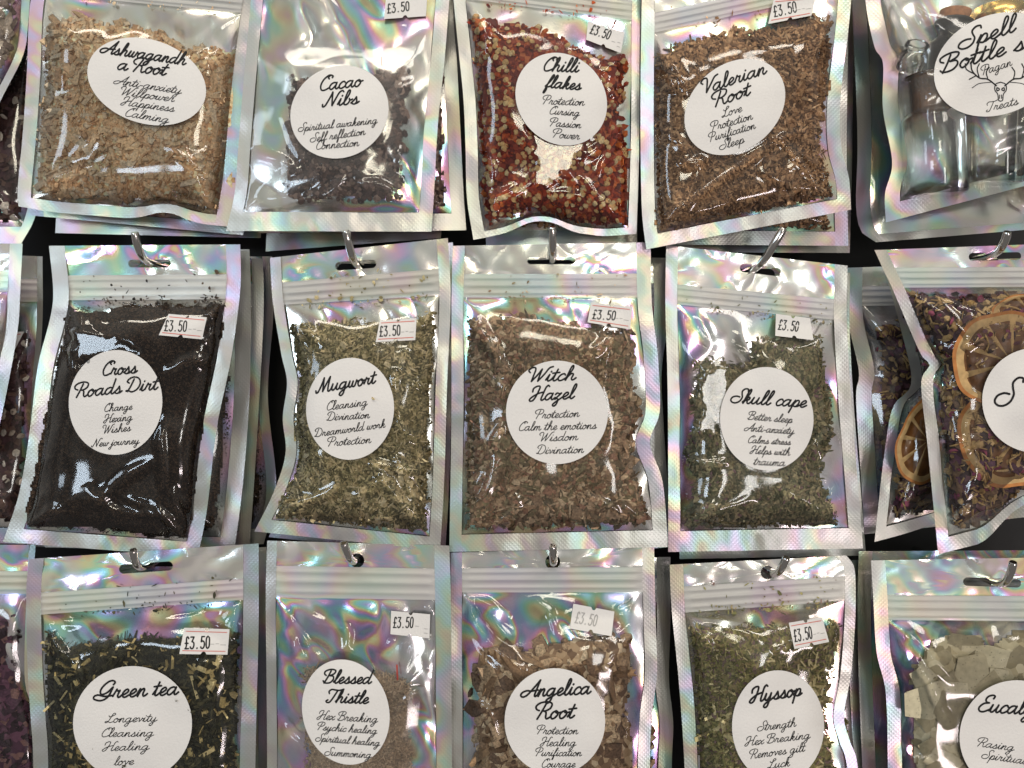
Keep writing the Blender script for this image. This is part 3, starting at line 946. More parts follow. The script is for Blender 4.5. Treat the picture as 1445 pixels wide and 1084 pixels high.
        u = np.linspace(0, 1, x.shape[1])[None]
        edge = np.clip(np.minimum(u, 1 - u) / .04, 0, 1)
        mb = MB(); mb.grid(s.X(x, y, prof * edge * MM + .2 * MM))
        mb.build("zip_strip", M_ZIP, root)
        # contents
        if s.kind and s.kind != 'none':
            s.fill(root, s.kind, s.cpoly, crumbs)
        # clear front
        x, y = s.rect(z1, s.inb, nm(150, 30), nm(105, 22))
        mb = MB(); mb.grid(s.X(x, y, s.hf(x, y)))
        mb.build("clear_front", s.film or M_FILM, root)
        if s.lbl: s.make_label(s.lbl)
        if s.price: s.make_price(s.price)

    def hc(s, px, py, cpoly, gap=.9):
        sc = np.maximum(sdist(px, py, cpoly), 0)
        return np.maximum((s.hs(px, py) - gap * MM) * (1 - np.exp(-sc / 9)), .15 * MM)

    def fill(s, parent, kind, cpoly, crumbs=0, gap=.9):
        nm_, cols, cell, layers = HERB[kind]
        ms = herb_mats(kind)
        rng = s.rng
        cp = np.asarray(cpoly, float)
        x0, y0 = cp.min(0); x1, y1 = cp.max(0)
        y1 = min(y1, 1190); x1 = min(x1, 1560); x0 = max(x0, -185); y0 = max(y0, -40)
        mb = MB()
        # the mass below the top pieces
        stp = 2.2 if kind == 'dirt' and s.lod >= 1 else 3.6
        nx, ny = max(3, int((x1 - x0) / stp)), max(3, int((y1 - y0) / stp))
        gx, gy = np.meshgrid(np.linspace(x0, x1, nx), np.linspace(y0, y1, ny))
        sd = sdist(gx, gy, cp)
        wob = 4 * noise(gx / 9, gy / 9, s.seed + 60)
        ok = sd + wob > 5
        mask = ok[:-1, :-1] & ok[1:, :-1] & ok[1:, 1:] & ok[:-1, 1:]
        thick = max(l[4][1] for l in layers)
        h = np.maximum(s.hc(gx, gy, cp, gap) - (1.5 + .26 * thick + .5 * noise(gx / 7, gy / 7, s.seed + 61)) * MM * (1 if kind != 'dirt' else .35), .1 * MM)
        if mask.any():
            mb.grid(s.X(gx, gy, h), mask, 3)
        area_px = (sd > 0).mean() * (x1 - x0) * (y1 - y0)
        for tmpl, cov, ln, wd, tk, tilt, mat, *top in layers:
            m_a = (ln[0] * .6 + ln[1] * .4) * (wd[0] * .6 + wd[1] * .4)
            n = int(area_px * cov / m_a * min(1.0, s.lod if s.lod >= 1 else .8))
            px = rng.uniform(x0, x1, int(n * (x1 - x0) * (y1 - y0) / max(area_px, 1)) + 1); py = rng.uniform(y0, y1, len(px))
            big = np.clip(1.0 + .8 * noise(px / 52, py / 38, s.seed + 63) + .35 * noise(px / 19, py / 17, s.seed + 64), .45, 1.7) * np.where(rng.random(len(px)) < .05, 1.4, 1.0)
            big = 1.0 + (big - 1.0) * (.35 if tmpl == 'seed' or kind in ('angelica', 'orange', 'ashwagandha') else 1.0)
            ml = ln[0] * .6 + ln[1] * .4
            k = (sdist(px, py, cp) + 5 * noise(px / 11, py / 11, s.seed + 62) + rng.normal(0, 1.5, len(px)) > min(5, 2 + ln[0] * .3)) & (sdist(px, py, s.ipoly) > 2 + (.36 * ml + (.14 * ln[1] if tmpl == 'stick' or top else 0)) * big)
            px, py, big = px[k], py[k], big[k]
            hh = s.hc(px, py, cp, gap) - 1.6 * MM * (1 - s.flat(px, py))
            th = (.5 * tk[1] + .3 * ml * tilt) * K
            dep = rng.random(len(px)) ** 1.3 * (.9 + .16 * tk[1]) * MM
            if mat in (1, 2): dep *= .45
            if top: dep *= .6
            elif kind in ('ashwagandha', 'angelica'): dep += 1.4 * MM
            elif kind == 'eucalyptus': dep += 3.2 * MM
            hh = np.maximum(hh - th - dep, .25 * MM + .25 * tk[0] * K)
            hh = hh - np.maximum(big - 1, 0) * .5 * tk[1] * K
            scatter(mb, rng, s.X(px, py, hh), tmpl, ln, wd, tk, scale=big, jit=.07 if tmpl in ('chip', 'chunk', 'seed') else .13, tilt=tilt, mat=mat, skew=0.1 if top else 0.45)
        if crumbs:
            # specks caught in the zip and on the header
            z = s.zipy
            u = rng.uniform(.1, .9, crumbs); v = rng.uniform(-.15, 1.25, crumbs)
            cl = rng.random(crumbs) < .6
            u = np.where(cl, np.clip(rng.choice([.3, .55, .8], crumbs) + rng.normal(0, .05, crumbs), .09, .91), u)
            v = np.where(cl, 1.05 + rng.normal(0, .12, crumbs), v)
            yl = z[0] + (z[1] - z[0]) * v; yr = z[2] + (z[3] - z[2]) * v
            px, py = s.P(yl, yr, u)
            scatter(mb, rng, s.X(px, py, np.full(crumbs, 1.9) * MM), 'flake', (2, 10), (1.5, 6), (.5, 1.2), tilt=.2, mat=0, skew=2.5)
        o = mb.build(nm_, ms, parent, smooth=False)
        o["kind"] = "stuff"
        return o

    def make_label(s, l):
        cx, cy = l['c']; a, b = l['a'], l['b']; rot = math.radians(l.get('rot', 0))
        nr, ns = 12, 72
        th = np.linspace(0, 2 * np.pi, ns + 1); r = np.linspace(0.001, 1, nr)
        pw = l.get('sq', 2.0)
        rr = 1.0 / (np.abs(np.cos(th)) ** pw + np.abs(np.sin(th)) ** pw) ** (1 / pw)
        X = r[:, None] * (a * np.cos(th) * rr)[None]; Y = r[:, None] * (b * np.sin(th) * rr)[None]
        px = cx + X * math.cos(rot) - Y * math.sin(rot); py = cy + X * math.sin(rot) + Y * math.cos(rot)
        mb = MB()

        def place(px, py, z):
            return s.X(px, py, s.hs(px, py) + (.75 + z) * MM)
        mb.grid(place(px, py, 0.0))
        # the sticker's cut edge
        e = np.stack([place(px[-1], py[-1], 0.0), place(px[-1], py[-1], -.14)], 0)
        mb.grid(e)
        for t in l['t']:
            txt, x0, y0, x1, y1 = t[:5]
            hw = 1.18 if len(t) > 5 else .52
            if len(t) > 5 and t[5] > 1: hw = t[5] * .72
            write(mb, txt, x0, y0, x1, y1, hw, (lambda u, v, z: place(u, v, .12 + z)), cap=13.0 if len(t) < 6 else (20.5 if t[5] < 1.5 else 24.0 if t[5] < 2.1 else 42.0))
        if 'draw' in l:
            for k, (pts, hw) in enumerate(l['draw']):
                ribbon(mb, spline(pts, 8), hw, (lambda u, v, z, k=k: place(u, v, .12 + .004 * (k % 12) + z)), 1)
        mb.build("label_sticker", [M_PAPER, M_INK], s.root)

    def make_price(s, p):
        q = np.array(p['q'], float)   # tl tr br bl
        nu, nv = 33, 9
        u = np.linspace(0, 1, nu)[None].repeat(nv, 0); v = np.linspace(0, 1, nv)[:, None].repeat(nu, 1).copy()
        notch = .11 * np.sqrt(np.clip(1 - ((u - .5) / .055) ** 2, 0, 1))
        v = notch + v * (1 - 2 * notch)

        def uv(u, v):
            u = np.asarray(u)[..., None]; v = np.asarray(v)[..., None]
            r = (q[0] * (1 - u) + q[1] * u) * (1 - v) + (q[3] * (1 - u) + q[2] * u) * v
            return r[..., 0], r[..., 1]
        # a price sticker lies flat: one plane through the film at its corners
        c = q.mean(0)
        hx = max(s.hs(np.array([c[0]]), np.array([c[1]]))[0], s.hs(q[:, 0], q[:, 1]).mean())

        def place(px, py, z):
            base = np.maximum(s.hs(px, py), hx * .85)
            return s.X(px, py, base + (.8 + z) * MM)
        px, py = uv(u, v)
        mb = MB(); mb.grid(place(px, py, 0.0))
        ink = 2 if p.get('faded') else 1
        x0, y0, x1, y1 = p['b']
        H = math.hypot(*(q[0] - q[3])) * p.get('h', .46)
        write(mb, '£3.50', x0, y0, x1, y1, p.get('hw', .8), (lambda a, b, z: place(a, b, .12 + z)), ink, price=True, squash=H)
        if p.get('red'):
            for vv in (.13, .87):
                a, b = uv(np.linspace(.05, .95, 12), np.full(12, vv))
                ribbon(mb, np.stack([a, b], -1), .55, (lambda a, b, z: place(a, b, .12 + z)), 3, caps=False)
        if not p.get('faded'):
            for (ua, ub, vv) in p.get('dash', ((.62, .70, .60), (.73, .80, .58), (.83, .95, .62))):
                a, b = uv(np.linspace(ua, ub, 3), np.full(3, vv))
                ribbon(mb, np.stack([a, b], -1), .4, (lambda a, b, z: place(a, b, .12 + z)), 2, caps=False)
        mb.build("price_sticker", [M_PAPER, M_INK, M_FADED, M_RED], s.root)


def packet(bag, poly, kind, cpoly, label, mark):
    """a small clear packet lying inside a bag"""
    c = np.mean(poly, 0)
    root = thing("clear_packet", W(c[0], c[1], bag.y0), label, "packet")
    bag.fill(root, kind, cpoly, 0, gap=1.5)
    q = np.array(poly, float)
    u, v = np.meshgrid(np.linspace(0, 1, 50), np.linspace(0, 1, 50))
    u3, v3 = u[..., None], v[..., None]
    p = (q[0] * (1 - u3) + q[1] * u3) * (1 - v3) + (q[3] * (1 - u3) + q[2] * u3) * v3
    px, py = p[..., 0], p[..., 1]
    h = np.maximum(bag.hs(px, py) - .55 * MM, .3 * MM) + .18 * MM * noise(px / 16, py / 16, bag.seed + 70)
    mb = MB(); mb.grid(bag.X(px, py, h))
    # folded rim of the packet
    mb.build("packet_film", M_PACK, root)
    x, y, hh = mark
    a = np.linspace(0, 1, 4)
    mb = MB()
    ribbon(mb, np.stack([np.full(4, x) + a, y + a * hh], -1), 1.2, lambda X_, Y_, z: bag.X(X_, Y_, bag.hs(X_, Y_) - .2 * MM + z * MM), 0, caps=False)
    mb.build("pull_mark", M_REDMARK, root)
    return root


M_REDMARK = plain("red_pull_mark", (0.60, 0.05, 0.03), 0.5)

# ------------------------------------------------------------------ setting: the dark rack board
mb = MB()
bx, by, bt = 1.2, 0.9, 0.012
for ypos in (0.110, 0.110 + bt):
    g = np.array([[[-bx, ypos, by], [bx, ypos, by]], [[-bx, ypos, -by], [bx, ypos, -by]]], float)
    mb.grid(g)
board = mb.build("wall", M_BOARD, None, smooth=False)
board["kind"] = "structure"
board["label"] = "black display board behind the rows of hanging bags"

FG = "foil herb bags on the front of the rack"
BG = "spare foil bags hanging behind the front ones"


def off(pts, dx, dy):
    return [(x + dx, y + dy) for x, y in pts]


# ------------------------------------------------------------------ top row, front bags
A1L = [(66, -95), (54, -40), (42, 10), (38, 100), (32, 190), (25, 265), (26, 291)]
A1R = [(378, -95), (366, -20), (357, 40), (345, 140), (335, 250), (323, 320)]
A1 = Bag("clear fronted foil bag of tan ashwagandha root pieces", A1L, A1R, .006, (-36, -10, -8, 20), 11, 'ashwagandha',
         [(60, 34), (80, 27), (100, 22), (130, 24), (160, 30), (190, 32), (225, 45), (262, 66), (300, 62), (340, 66), (346, 150), (338, 240), (322, 302), (290, 302), (255, 290), (225, 290), (140, 285), (46, 277), (50, 220), (57, 130)],
         seal=(19, 20, 15), B=[(0, 0), (.15, 4), (.55, 2), (.7, -14), (.85, 0), (1, 0)], group=FG, crumbs=30,
         wrinkles=[(66, 30, 76, 150, 1.6, 5), (74, 140, 50, 240, 1.3, 5), (235, 205, 325, 275, 1.8, 6), (250, 210, 300, 215, 1.0, 6), (95, 215, 140, 200, .8, 6)],
         lbl=dict(c=(207, 115), a=86, b=59, rot=18, t=[("Ashwagandh", 141, 74, 262, 92, 1), ("a Root", 166, 98, 237, 107, 1), ("Anti-anxiety", 160, 118, 256, 133),
                                                      ("Willpower", 170, 134, 246, 144), ("Happiness", 170, 148, 246, 158), ("Calming", 177, 164, 238, 174)]))
A2L = [(362, -110), (354, 0), (343, 123), (336, 210), (331, 273), (319, 326)]
A2R = [(642, -110), (634, 0), (627, 88), (618, 175), (613, 263), (609, 327)]
A2P = [(403, 86), (584, 80), (573, 291), (394, 294)]
A2 = Bag("clear fronted foil bag holding a small packet of dark cacao nibs", A2L, A2R, -.002, (-75, -45, -75, -45), 12, None, A2P, seal=(17, 19, 27), bulge=6.5, empty=1.5,
         group=FG, holo_amp=1.1, wrinkles=[(352, 215, 425, 235, 2.2, 9), (410, 160, 420, 230, 1.6, 7), (400, 290, 340, 305, 1.2, 5), (490, 250, 430, 290, 1.8, 6), (500, 250, 575, 285, 1.8, 6), (350, 235, 400, 240, 1.6, 6)],
         lbl=dict(c=(479, 158), a=71, b=64, rot=-30, t=[("Cacao", 453, 128, 513, 121, 1), ("Nibs", 455, 151, 507, 146, 1), ("Spiritual awakening", 421, 186, 533, 174),
                                                      ("Self reflection", 438, 201, 516, 190), ("Connection", 447, 211, 507, 206)]),
         price=dict(q=[(545, -6), (603, -8), (601, 23), (542, 27)], b=(547, 19, 578, 15), h=.4, dash=()))
packet(A2, A2P, 'cacao', [(405, 108), (427, 103), (440, 112), (500, 104), (545, 96), (560, 95), (578, 92), (578, 120), (573, 200), (570, 285), (500, 288), (430, 286), (398, 280), (401, 200)],
       "small clear packet of cacao nibs inside the bag with the Cacao Nibs label", (538, 79, 14))
A3L = [(633, -80), (640, 0), (647, 70), (654, 140), (657, 210), (659, 280), (668, 339)]
A3R = [(908, -60), (904, 7), (903, 70), (903, 140), (902, 210), (900, 280), (898, 330)]
A3 = Bag("clear fronted foil bag of red chilli flakes and yellow seeds", A3L, A3R, .004, (-28, -4, 2, 30), 13, 'chilli',
         [(663, 18), (700, 30), (745, 30), (800, 52), (850, 74), (888, 84), (885, 140), (876, 170), (893, 220), (896, 322), (840, 322), (795, 316), (757, 300), (712, 314), (682, 316), (672, 200)],
         seal=(17, 12, 10), B=[(0, 0), (.2, -8), (.36, -24), (.48, -22), (.62, -5), (.8, 2), (1, 0)], group=FG, crumbs=45,
         facets=[[(747, 176), (775, 196), (806, 203), (830, 200), (802, 242), (768, 266), (757, 259), (754, 210)]],
         wrinkles=[(855, 110, 880, 150, 1.4, 6), (880, 150, 850, 250, 1.2, 6), (690, 190, 680, 300, 1.6, 7), (760, 295, 690, 310, 1.3, 6), (765, 265, 850, 300, .8, 6), (670, 30, 690, 80, 1.2, 6)],
         lbl=dict(c=(792, 140), a=69, b=61, rot=48, t=[("Chilli", 768, 100, 817, 102, 1), ("flakes", 767, 123, 820, 127, 1), ("Protection", 766, 147, 825, 149),
                                                     ("Cursing", 776, 161, 818, 164), ("Passion", 776, 178, 820, 181), ("Power", 780, 194, 818, 197)]),
         price=dict(q=[(830, 30), (881, 46), (876, 75), (827, 56)], b=(832, 47, 859, 56), h=.5, dash=((.70, .80, .60), (.86, .95, .55), (.86, .95, .75))))
A4L = [(906, -30), (905, 40), (904, 105), (904, 210), (906, 300), (912, 352)]
A4R = [(1205, -85), (1201, 0), (1196, 53), (1186, 140), (1187, 205), (1198, 252), (1201, 296)]
A4 = Bag("clear fronted foil bag of brown valerian root, tilted down to the left", A4L, A4R, .000, (22, 50, -42, -14), 14, 'valerian',
         [(928, 72), (972, 56), (1045, 40), (1066, 42), (1175, 18), (1177, 140), (1155, 168), (1171, 245), (1180, 280), (1094, 299), (916, 336), (921, 280), (923, 140)],
         seal=(19, 19, 19), group=FG, crumbs=25,
         wrinkles=[(1092, 198, 1178, 288, 1.8, 6), (1090, 200, 1140, 192, 1.5, 5), (1090, 200, 950, 290, 1.2, 6), (945, 80, 960, 130, 1.3, 6), (960, 240, 1010, 215, 1.6, 8), (1110, 280, 1125, 265, 1.3, 5), (1150, 150, 1190, 190, 1.8, 6)],
         lbl=dict(c=(1037, 151), a=78, b=60, rot=-40, t=[("Valerian", 994, 132, 1083, 103, 1), ("Root", 1009, 151, 1063, 132, 1), ("Love", 1019, 166, 1048, 157), ("Protection", 1005, 185, 1063, 168),
                                                       ("Purification", 1002, 200, 1067, 181), ("Sleep", 1016, 212, 1051, 201)]),
         price=dict(q=[(1092, -2), (1152, -6), (1145, 22), (1084, 34)], b=(1093, 24, 1125, 17), red=1, h=.42))
A5L = [(1212, -110), (1221, 0), (1234, 66), (1246, 89), (1246, 155), (1259, 229), (1249, 273), (1250, 314)]
A5R = [(1570, -180), (1566, 0), (1564, 100), (1562, 232)]
STAG = []
for sg in (-1, 1):
    c = 1412
    STAG += [([(c + sg * 6, 121), (c + sg * 18, 112), (c + sg * 30, 110), (c + sg * 40, 100), (c + sg * 42, 88)], 1.0),
             ([(c + sg * 30, 110), (c + sg * 33, 98), (c + sg * 30, 90)], .8), ([(c + sg * 18, 112), (c + sg * 20, 102), (c + sg * 16, 95)], .8),
             ([(c + sg * 38, 104), (c + sg * 48, 98), (c + sg * 50, 90)], .8), ([(c + sg * 35, 107), (c + sg * 44, 112)], .8), ([(c + sg * 12, 116), (c + sg * 30, 118), (c + sg * 40, 124)], .5),
             ([(c, 116), (c + sg * 7, 119), (c + sg * 8, 127), (c + sg * 4, 133), (c + sg * 3, 141), (c, 143)], .7), ([(c + sg * 2, 125), (c + sg * 5, 124), (c + sg * 5, 128), (c + sg * 2, 127), (c + sg * 2, 125)], .8),
             ([(c + sg * 1.3, 134), (c + sg * 1.6, 139)], .6)]
A5 = Bag("clear fronted foil bag holding small corked spell bottles", A5L, A5R, .004, (-70, -40, -120, -90), 15, None,
         [(1285, 0), (1560, -40), (1560, 225), (1420, 262), (1300, 288), (1275, 200)], seal=(22, 22, 24), bulge=21, empty=3, group=FG, film=M_HAZY, holo_amp=.8,
         wrinkles=[(1305, 290, 1330, 245, 2.2, 7), (1330, 245, 1450, 210, 1.6, 7), (1305, 290, 1440, 235, 1.6, 7), (1262, 100, 1275, 200, 1.4, 6), (1265, 240, 1300, 280, 1.6, 6)],
         lbl=dict(c=(1408, 91), a=93, b=70, rot=-22, t=[("Spell", 1354, 71, 1441, 41, 1.9), ("Bottle s", 1328, 104, 1449, 68, 1.9), ("Pagan", 1387, 106, 1429, 92), ("Treats", 1392, 158, 1438, 147)], draw=STAG))

# ------------------------------------------------------------------ middle row, front bags
B1L = [(69, 347), (75, 409), (71, 448), (53, 519), (42, 608), (27, 696), (4, 765)]
B1R = [(339, 345), (339, 409), (326, 506), (306, 603), (292, 719), (279, 786)]
B1 = Bag("clear fronted foil bag of black cross roads dirt", B1L, B1R, .008, (389, 424, 387, 422), 21, 'dirt',
         [(90, 428), (140, 436), (177, 426), (248, 424), (325, 424), (312, 510), (292, 600), (284, 674), (270, 768), (133, 754), (27, 748), (53, 608), (78, 497)],
         seal=(22, 20, 20), hole=(211, 372, 60, 11, 0), group=FG, crumbs=70,
         facets=[[(103, 466), (133, 467), (164, 479), (192, 496), (146, 497), (124, 506), (104, 520)]],
         wrinkles=[(228, 520, 236, 700, 1.8, 8), (215, 640, 120, 715, 1.6, 9), (236, 690, 285, 755, 1.8, 7), (230, 520, 315, 505, 1.4, 7), (110, 460, 105, 560, 1.6, 9), (40, 740, 110, 715, 1.6, 9), (110, 715, 260, 740, 1.2, 6)],
         lbl=dict(c=(163, 568), a=66, b=74, rot=6, t=[("Cross", 146, 530, 194, 526, 1), ("Roads Dirt", 107, 561, 226, 549, 1), ("Change", 148, 581, 187, 578), ("Hexing", 146, 597, 187, 593),
                                                    ("Wishes", 146, 612, 185, 608), ("New journey", 129, 631, 197, 626)]),
         price=dict(q=[(238, 443), (292, 448), (285, 479), (224, 473)], b=(232, 467, 263, 468), red=1))
B2L = [(381, 364), (385, 426), (397, 500), (405, 540), (399, 590), (403, 640), (386, 695), (359, 750)]
B2R = [(632, 336), (636, 422), (631, 541), (627, 674), (621, 777)]
B2 = Bag("clear fronted foil bag of olive mugwort with bumpy left edge", B2L, B2R, .004, (400, 431, 378, 416), 22, 'mugwort',
         [(403, 457), (463, 456), (543, 446), (616, 440), (617, 497), (611, 630), (606, 754), (507, 743), (378, 736), (396, 690), (416, 648), (409, 590), (417, 550), (411, 506)],
         seal=(15, 16, 18), hole=(502, 374, 58, 12, -4), group=FG, crumbs=70,
         wrinkles=[(560, 520, 555, 600, 1.8, 6), (555, 600, 610, 625, 1.6, 6), (525, 645, 605, 750, 2.0, 7), (525, 645, 600, 665, 1.6, 6), (560, 640, 610, 740, 1.2, 5), (520, 735, 570, 742, 1.2, 6), (590, 530, 610, 545, 1.6, 6)],
         lbl=dict(c=(494, 577), a=62, b=72, rot=4, t=[("Mugwort", 446, 555, 533, 540, 1), ("Cleansing", 462, 579, 519, 572), ("Divination", 461, 594, 522, 590), ("Dreamworld work", 444, 617, 544, 603),
                                                    ("Protection", 463, 630, 524, 625)]),
         price=dict(q=[(536, 452), (588, 449), (586, 480), (530, 483)], b=(536, 475, 565, 473), red=1))
B3L = [(639, 347), (637, 431), (637, 586), (634, 779)]
B3R = [(918, 342), (920, 431), (928, 500), (931, 580), (917, 625), (935, 680), (943, 772)]
B3 = Bag("clear fronted foil bag of brown witch hazel leaf", B3L, B3R, .006, (387, 420, 386, 420), 23, 'witch',
         [(657, 446), (743, 440), (823, 457), (893, 466), (900, 541), (908, 586), (896, 648), (915, 710), (922, 744), (787, 748), (652, 752), (654, 630), (654, 541)],
         seal=(17, 20, 24), hole=(778, 368, 68, 10, 0), group=FG, crumbs=60,
         wrinkles=[(655, 440, 715, 535, 2.0, 8), (715, 535, 700, 640, 1.8, 7), (700, 640, 655, 745, 1.8, 7), (652, 560, 660, 700, 1.5, 6), (815, 500, 885, 460, 1.6, 8), (770, 730, 900, 745, 1.6, 7), (905, 610, 895, 680, 1.5, 6)],
         lbl=dict(c=(786, 582), a=72, b=73, t=[("Witch", 747, 539, 813, 536, 1), ("Hazel", 747, 566, 815, 562, 1), ("Protection", 756, 591, 818, 588), ("Calm the emotions", 733, 608, 842, 605),
                                             ("Wisdom", 762, 623, 816, 621), ("Divination", 757, 641, 824, 639)]),
         price=dict(q=[(834, 427), (892, 433), (889, 465), (829, 455)], b=(836, 450, 868, 452), red=1))
B4L = [(940, 346), (939, 431), (942, 541), (943, 674), (943, 779)]
B4R = [(1196, 375), (1195, 453), (1201, 564), (1210, 674), (1218, 774)]
B4 = Bag("clear fronted foil bag of green grey skull cape herb", B4L, B4R, .006, (400, 428, 424, 453), 24, 'skullcap',
         [(978, 506), (1017, 502), (1052, 515), (1060, 478), (1110, 473), (1166, 475), (1170, 533), (1179, 604), (1159, 666), (1180, 714), (1190, 748), (1077, 748), (970, 752), (972, 714), (984, 674), (966, 652), (976, 586)],
         seal=(17, 18, 29), hole=(1073, 381, 58, 12, 7), group=FG, crumbs=60, vivid=True,
         facets=[[(1000, 528), (1031, 515), (1026, 545), (1014, 586), (1010, 612), (984, 610), (993, 572), (985, 561), (990, 541)]],
         wrinkles=[(955, 445, 1065, 515, 2.0, 7), (965, 648, 1035, 655, 1.6, 6), (1155, 660, 1190, 720, 2.0, 7), (1170, 600, 1150, 660, 1.4, 6), (995, 530, 1000, 610, 1.0, 9)],
         lbl=dict(c=(1082, 591), a=66, b=73, rot=-4, t=[("Skull cape", 1031, 568, 1138, 575, 1), ("Better sleep", 1055, 592, 1118, 597), ("Anti-anxiety", 1050, 608, 1121, 613), ("Calms stress", 1056, 625, 1116, 628),
                                                     ("Helps with", 1058, 640, 1115, 643), ("trauma", 1063, 656, 1108, 658)]),
         price=dict(q=[(1095, 443), (1143, 449), (1148, 480), (1094, 474)], b=(1098, 465, 1126, 468), dash=()))
B5L = [(1234, 353), (1249, 386), (1260, 409), (1298, 497), (1312, 515), (1300, 541), (1309, 630), (1324, 782)]
B5R = [(1590, 340), (1590, 700)]
ORP = [(1262, 412), (1560, 400), (1560, 690), (1440, 700), (1400, 740), (1345, 757), (1334, 700), (1320, 560), (1325, 510), (1300, 470)]
B5 = Bag("frontmost clear fronted foil bag of dried orange slices and dark petals", B5L, B5R, -.010, (378, 406, 376, 404), 25, 'orange', ORP,
         seal=(17, 20, 20), B=[(0, 0), (.12, 2), (.25, 4), (.35, -20), (.45, -34), (.6, -30), (1, 0)], hole=(1404, 362, 74, 11, -1), group=FG, bulge=12,
         wrinkles=[(1265, 410, 1390, 440, 2.0, 8), (1300, 500, 1400, 470, 1.5, 7), (1290, 470, 1330, 500, 1.6, 6), (1330, 755, 1430, 700, 2.2, 7), (1330, 620, 1370, 640, 1.6, 8), (1320, 560, 1345, 740, 1.4, 6)],
         lbl=dict(c=(1462, 565), a=76, b=74, t=[("S", 1404, 573, 1446, 571, 2.2)]))

# ------------------------------------------------------------------ bottom row, front bags
C1L = [(41, 789), (37, 838), (39, 945), (43, 1010), (47, 1090), (40, 1250)]
C1R = [(365, 767), (365, 880), (362, 1000), (360, 1100), (358, 1250)]
C1 = Bag("clear fronted foil bag of dark green tea with straw stalks", C1L, C1R, .006, (838, 869, 815, 845), 31, 'greentea',
         [(58, 880), (94, 905), (150, 898), (220, 893), (326, 899), (342, 879), (340, 995), (333, 1200), (56, 1200), (58, 1000)],
         seal=(21, 22, 28), hole=(206, 801, 76, 13, -4), group=FG, crumbs=60, vivid=True,
         wrinkles=[(62, 875, 90, 960, 1.8, 8), (75, 900, 125, 975, 1.6, 9), (90, 960, 100, 1084, 1.5, 7), (335, 860, 310, 900, 1.6, 6), (55, 1000, 85, 1060, 1.4, 7)],
         lbl=dict(c=(187, 1021), a=84, b=81, rot=0, t=[("Green tea", 132, 986, 252, 980, 1.9), ("Longevity", 148, 1020, 222, 1018), ("Cleansing", 144, 1040, 217, 1039), ("Healing", 144, 1060, 211, 1058), ("love", 161, 1080, 189, 1079)]),
         price=dict(q=[(260, 886), (324, 888), (321, 924), (253, 923)], b=(261, 916, 296, 915), red=1, hw=1.05))
C2L = [(377, 763), (375, 840), (376, 950), (377, 1090), (376, 1250)]
C2R = [(634, 770), (636, 840), (637, 950), (638, 1090), (640, 1250)]
C2P = [(425, 923), (596, 945), (578, 1200), (424, 1200)]
C2 = Bag("clear fronted foil bag holding a small packet of pale blessed thistle", C2L, C2R, .004, (798, 843, 803, 847), 32, None, C2P,
         seal=(14, 22, 28), hole=(504, 791, 20, 20, 0), group=FG, vivid=True, bulge=6, holo_amp=1.5,
         wrinkles=[(398, 860, 430, 930, 1.8, 7), (388, 1000, 425, 1070, 1.8, 7), (600, 880, 615, 960, 1.6, 7), (560, 1010, 610, 960, 1.6, 6), (385, 870, 405, 900, 1.6, 6), (470, 870, 500, 920, 1.2, 8), (560, 900, 590, 880, 1.4, 6)],
         lbl=dict(c=(488, 1005), a=61, b=75, rot=-14, t=[("Blessed", 456, 964, 527, 965, 1), ("Thistle", 460, 991, 520, 993, 1), ("Hex Breaking", 447, 1015, 533, 1020), ("Psychic healing", 448, 1030, 532, 1036),
                                                      ("Spiritual healing", 445, 1046, 536, 1053), ("Summoning", 458, 1066, 524, 1070)]),
         price=dict(q=[(552, 862), (607, 867), (606, 901), (551, 895)], b=(555, 886, 583, 886), dash=((.62, .72, .55), (.85, .95, .62), (.85, .95, .80))))
packet(C2, C2P, 'thistle', [(428, 940), (500, 940), (560, 948), (592, 962), (576, 1195), (428, 1195)],
       "small clear packet of chopped thistle inside the bag with the Blessed Thistle label", (560, 938, 22))
C3L = [(636, 780), (636, 900), (637, 1090), (636, 1250)]
C3R = [(923, 771), (925, 870), (927, 950), (920, 1010), (917, 1090), (920, 1250)]
C3 = Bag("clear fronted foil bag of chunky tan angelica root", C3L, C3R, .008, (802, 836, 800, 836), 33, 'angelica',
         [(672, 918), (725, 912), (794, 898), (829, 890), (898, 893), (900, 948), (888, 1010), (897, 1042), (896, 1200), (675, 1200), (661, 1010), (664, 955)],
         seal=(16, 17, 28), hole=(780, 793, 21, 21, 0), group=FG, vivid=True, holo_amp=1.3, bulge=12,
         wrinkles=[(650, 845, 740, 965, 2.2, 8), (655, 850, 690, 900, 1.6, 6), (760, 840, 785, 905, 1.2, 5), (905, 850, 870, 890, 1.6, 6), (665, 975, 705, 1050, 1.4, 6), (900, 1000, 912, 960, 1.6, 6)],
         lbl=dict(c=(783, 1018), a=71, b=75, t=[("Angelica", 735, 984, 834, 979, 1.9), ("Root", 757, 1015, 814, 1013, 1.9), ("Protection", 758, 1036, 816, 1036), ("Healing", 762, 1053, 813, 1053), ("Purification", 756, 1067, 821, 1067), ("Courage", 765, 1083, 812, 1083)]),
         price=dict(q=[(809, 852), (867, 863), (863, 898), (804, 887)], b=(811, 879, 841, 884), faded=1, dash=()))
C4L = [(945, 797), (948, 863), (958, 963), (966, 1084), (970, 1250)]
C4R = [(1194, 784), (1206, 804), (1207, 870), (1201, 950), (1191, 1010), (1199, 1045), (1211, 1090), (1216, 1250)]
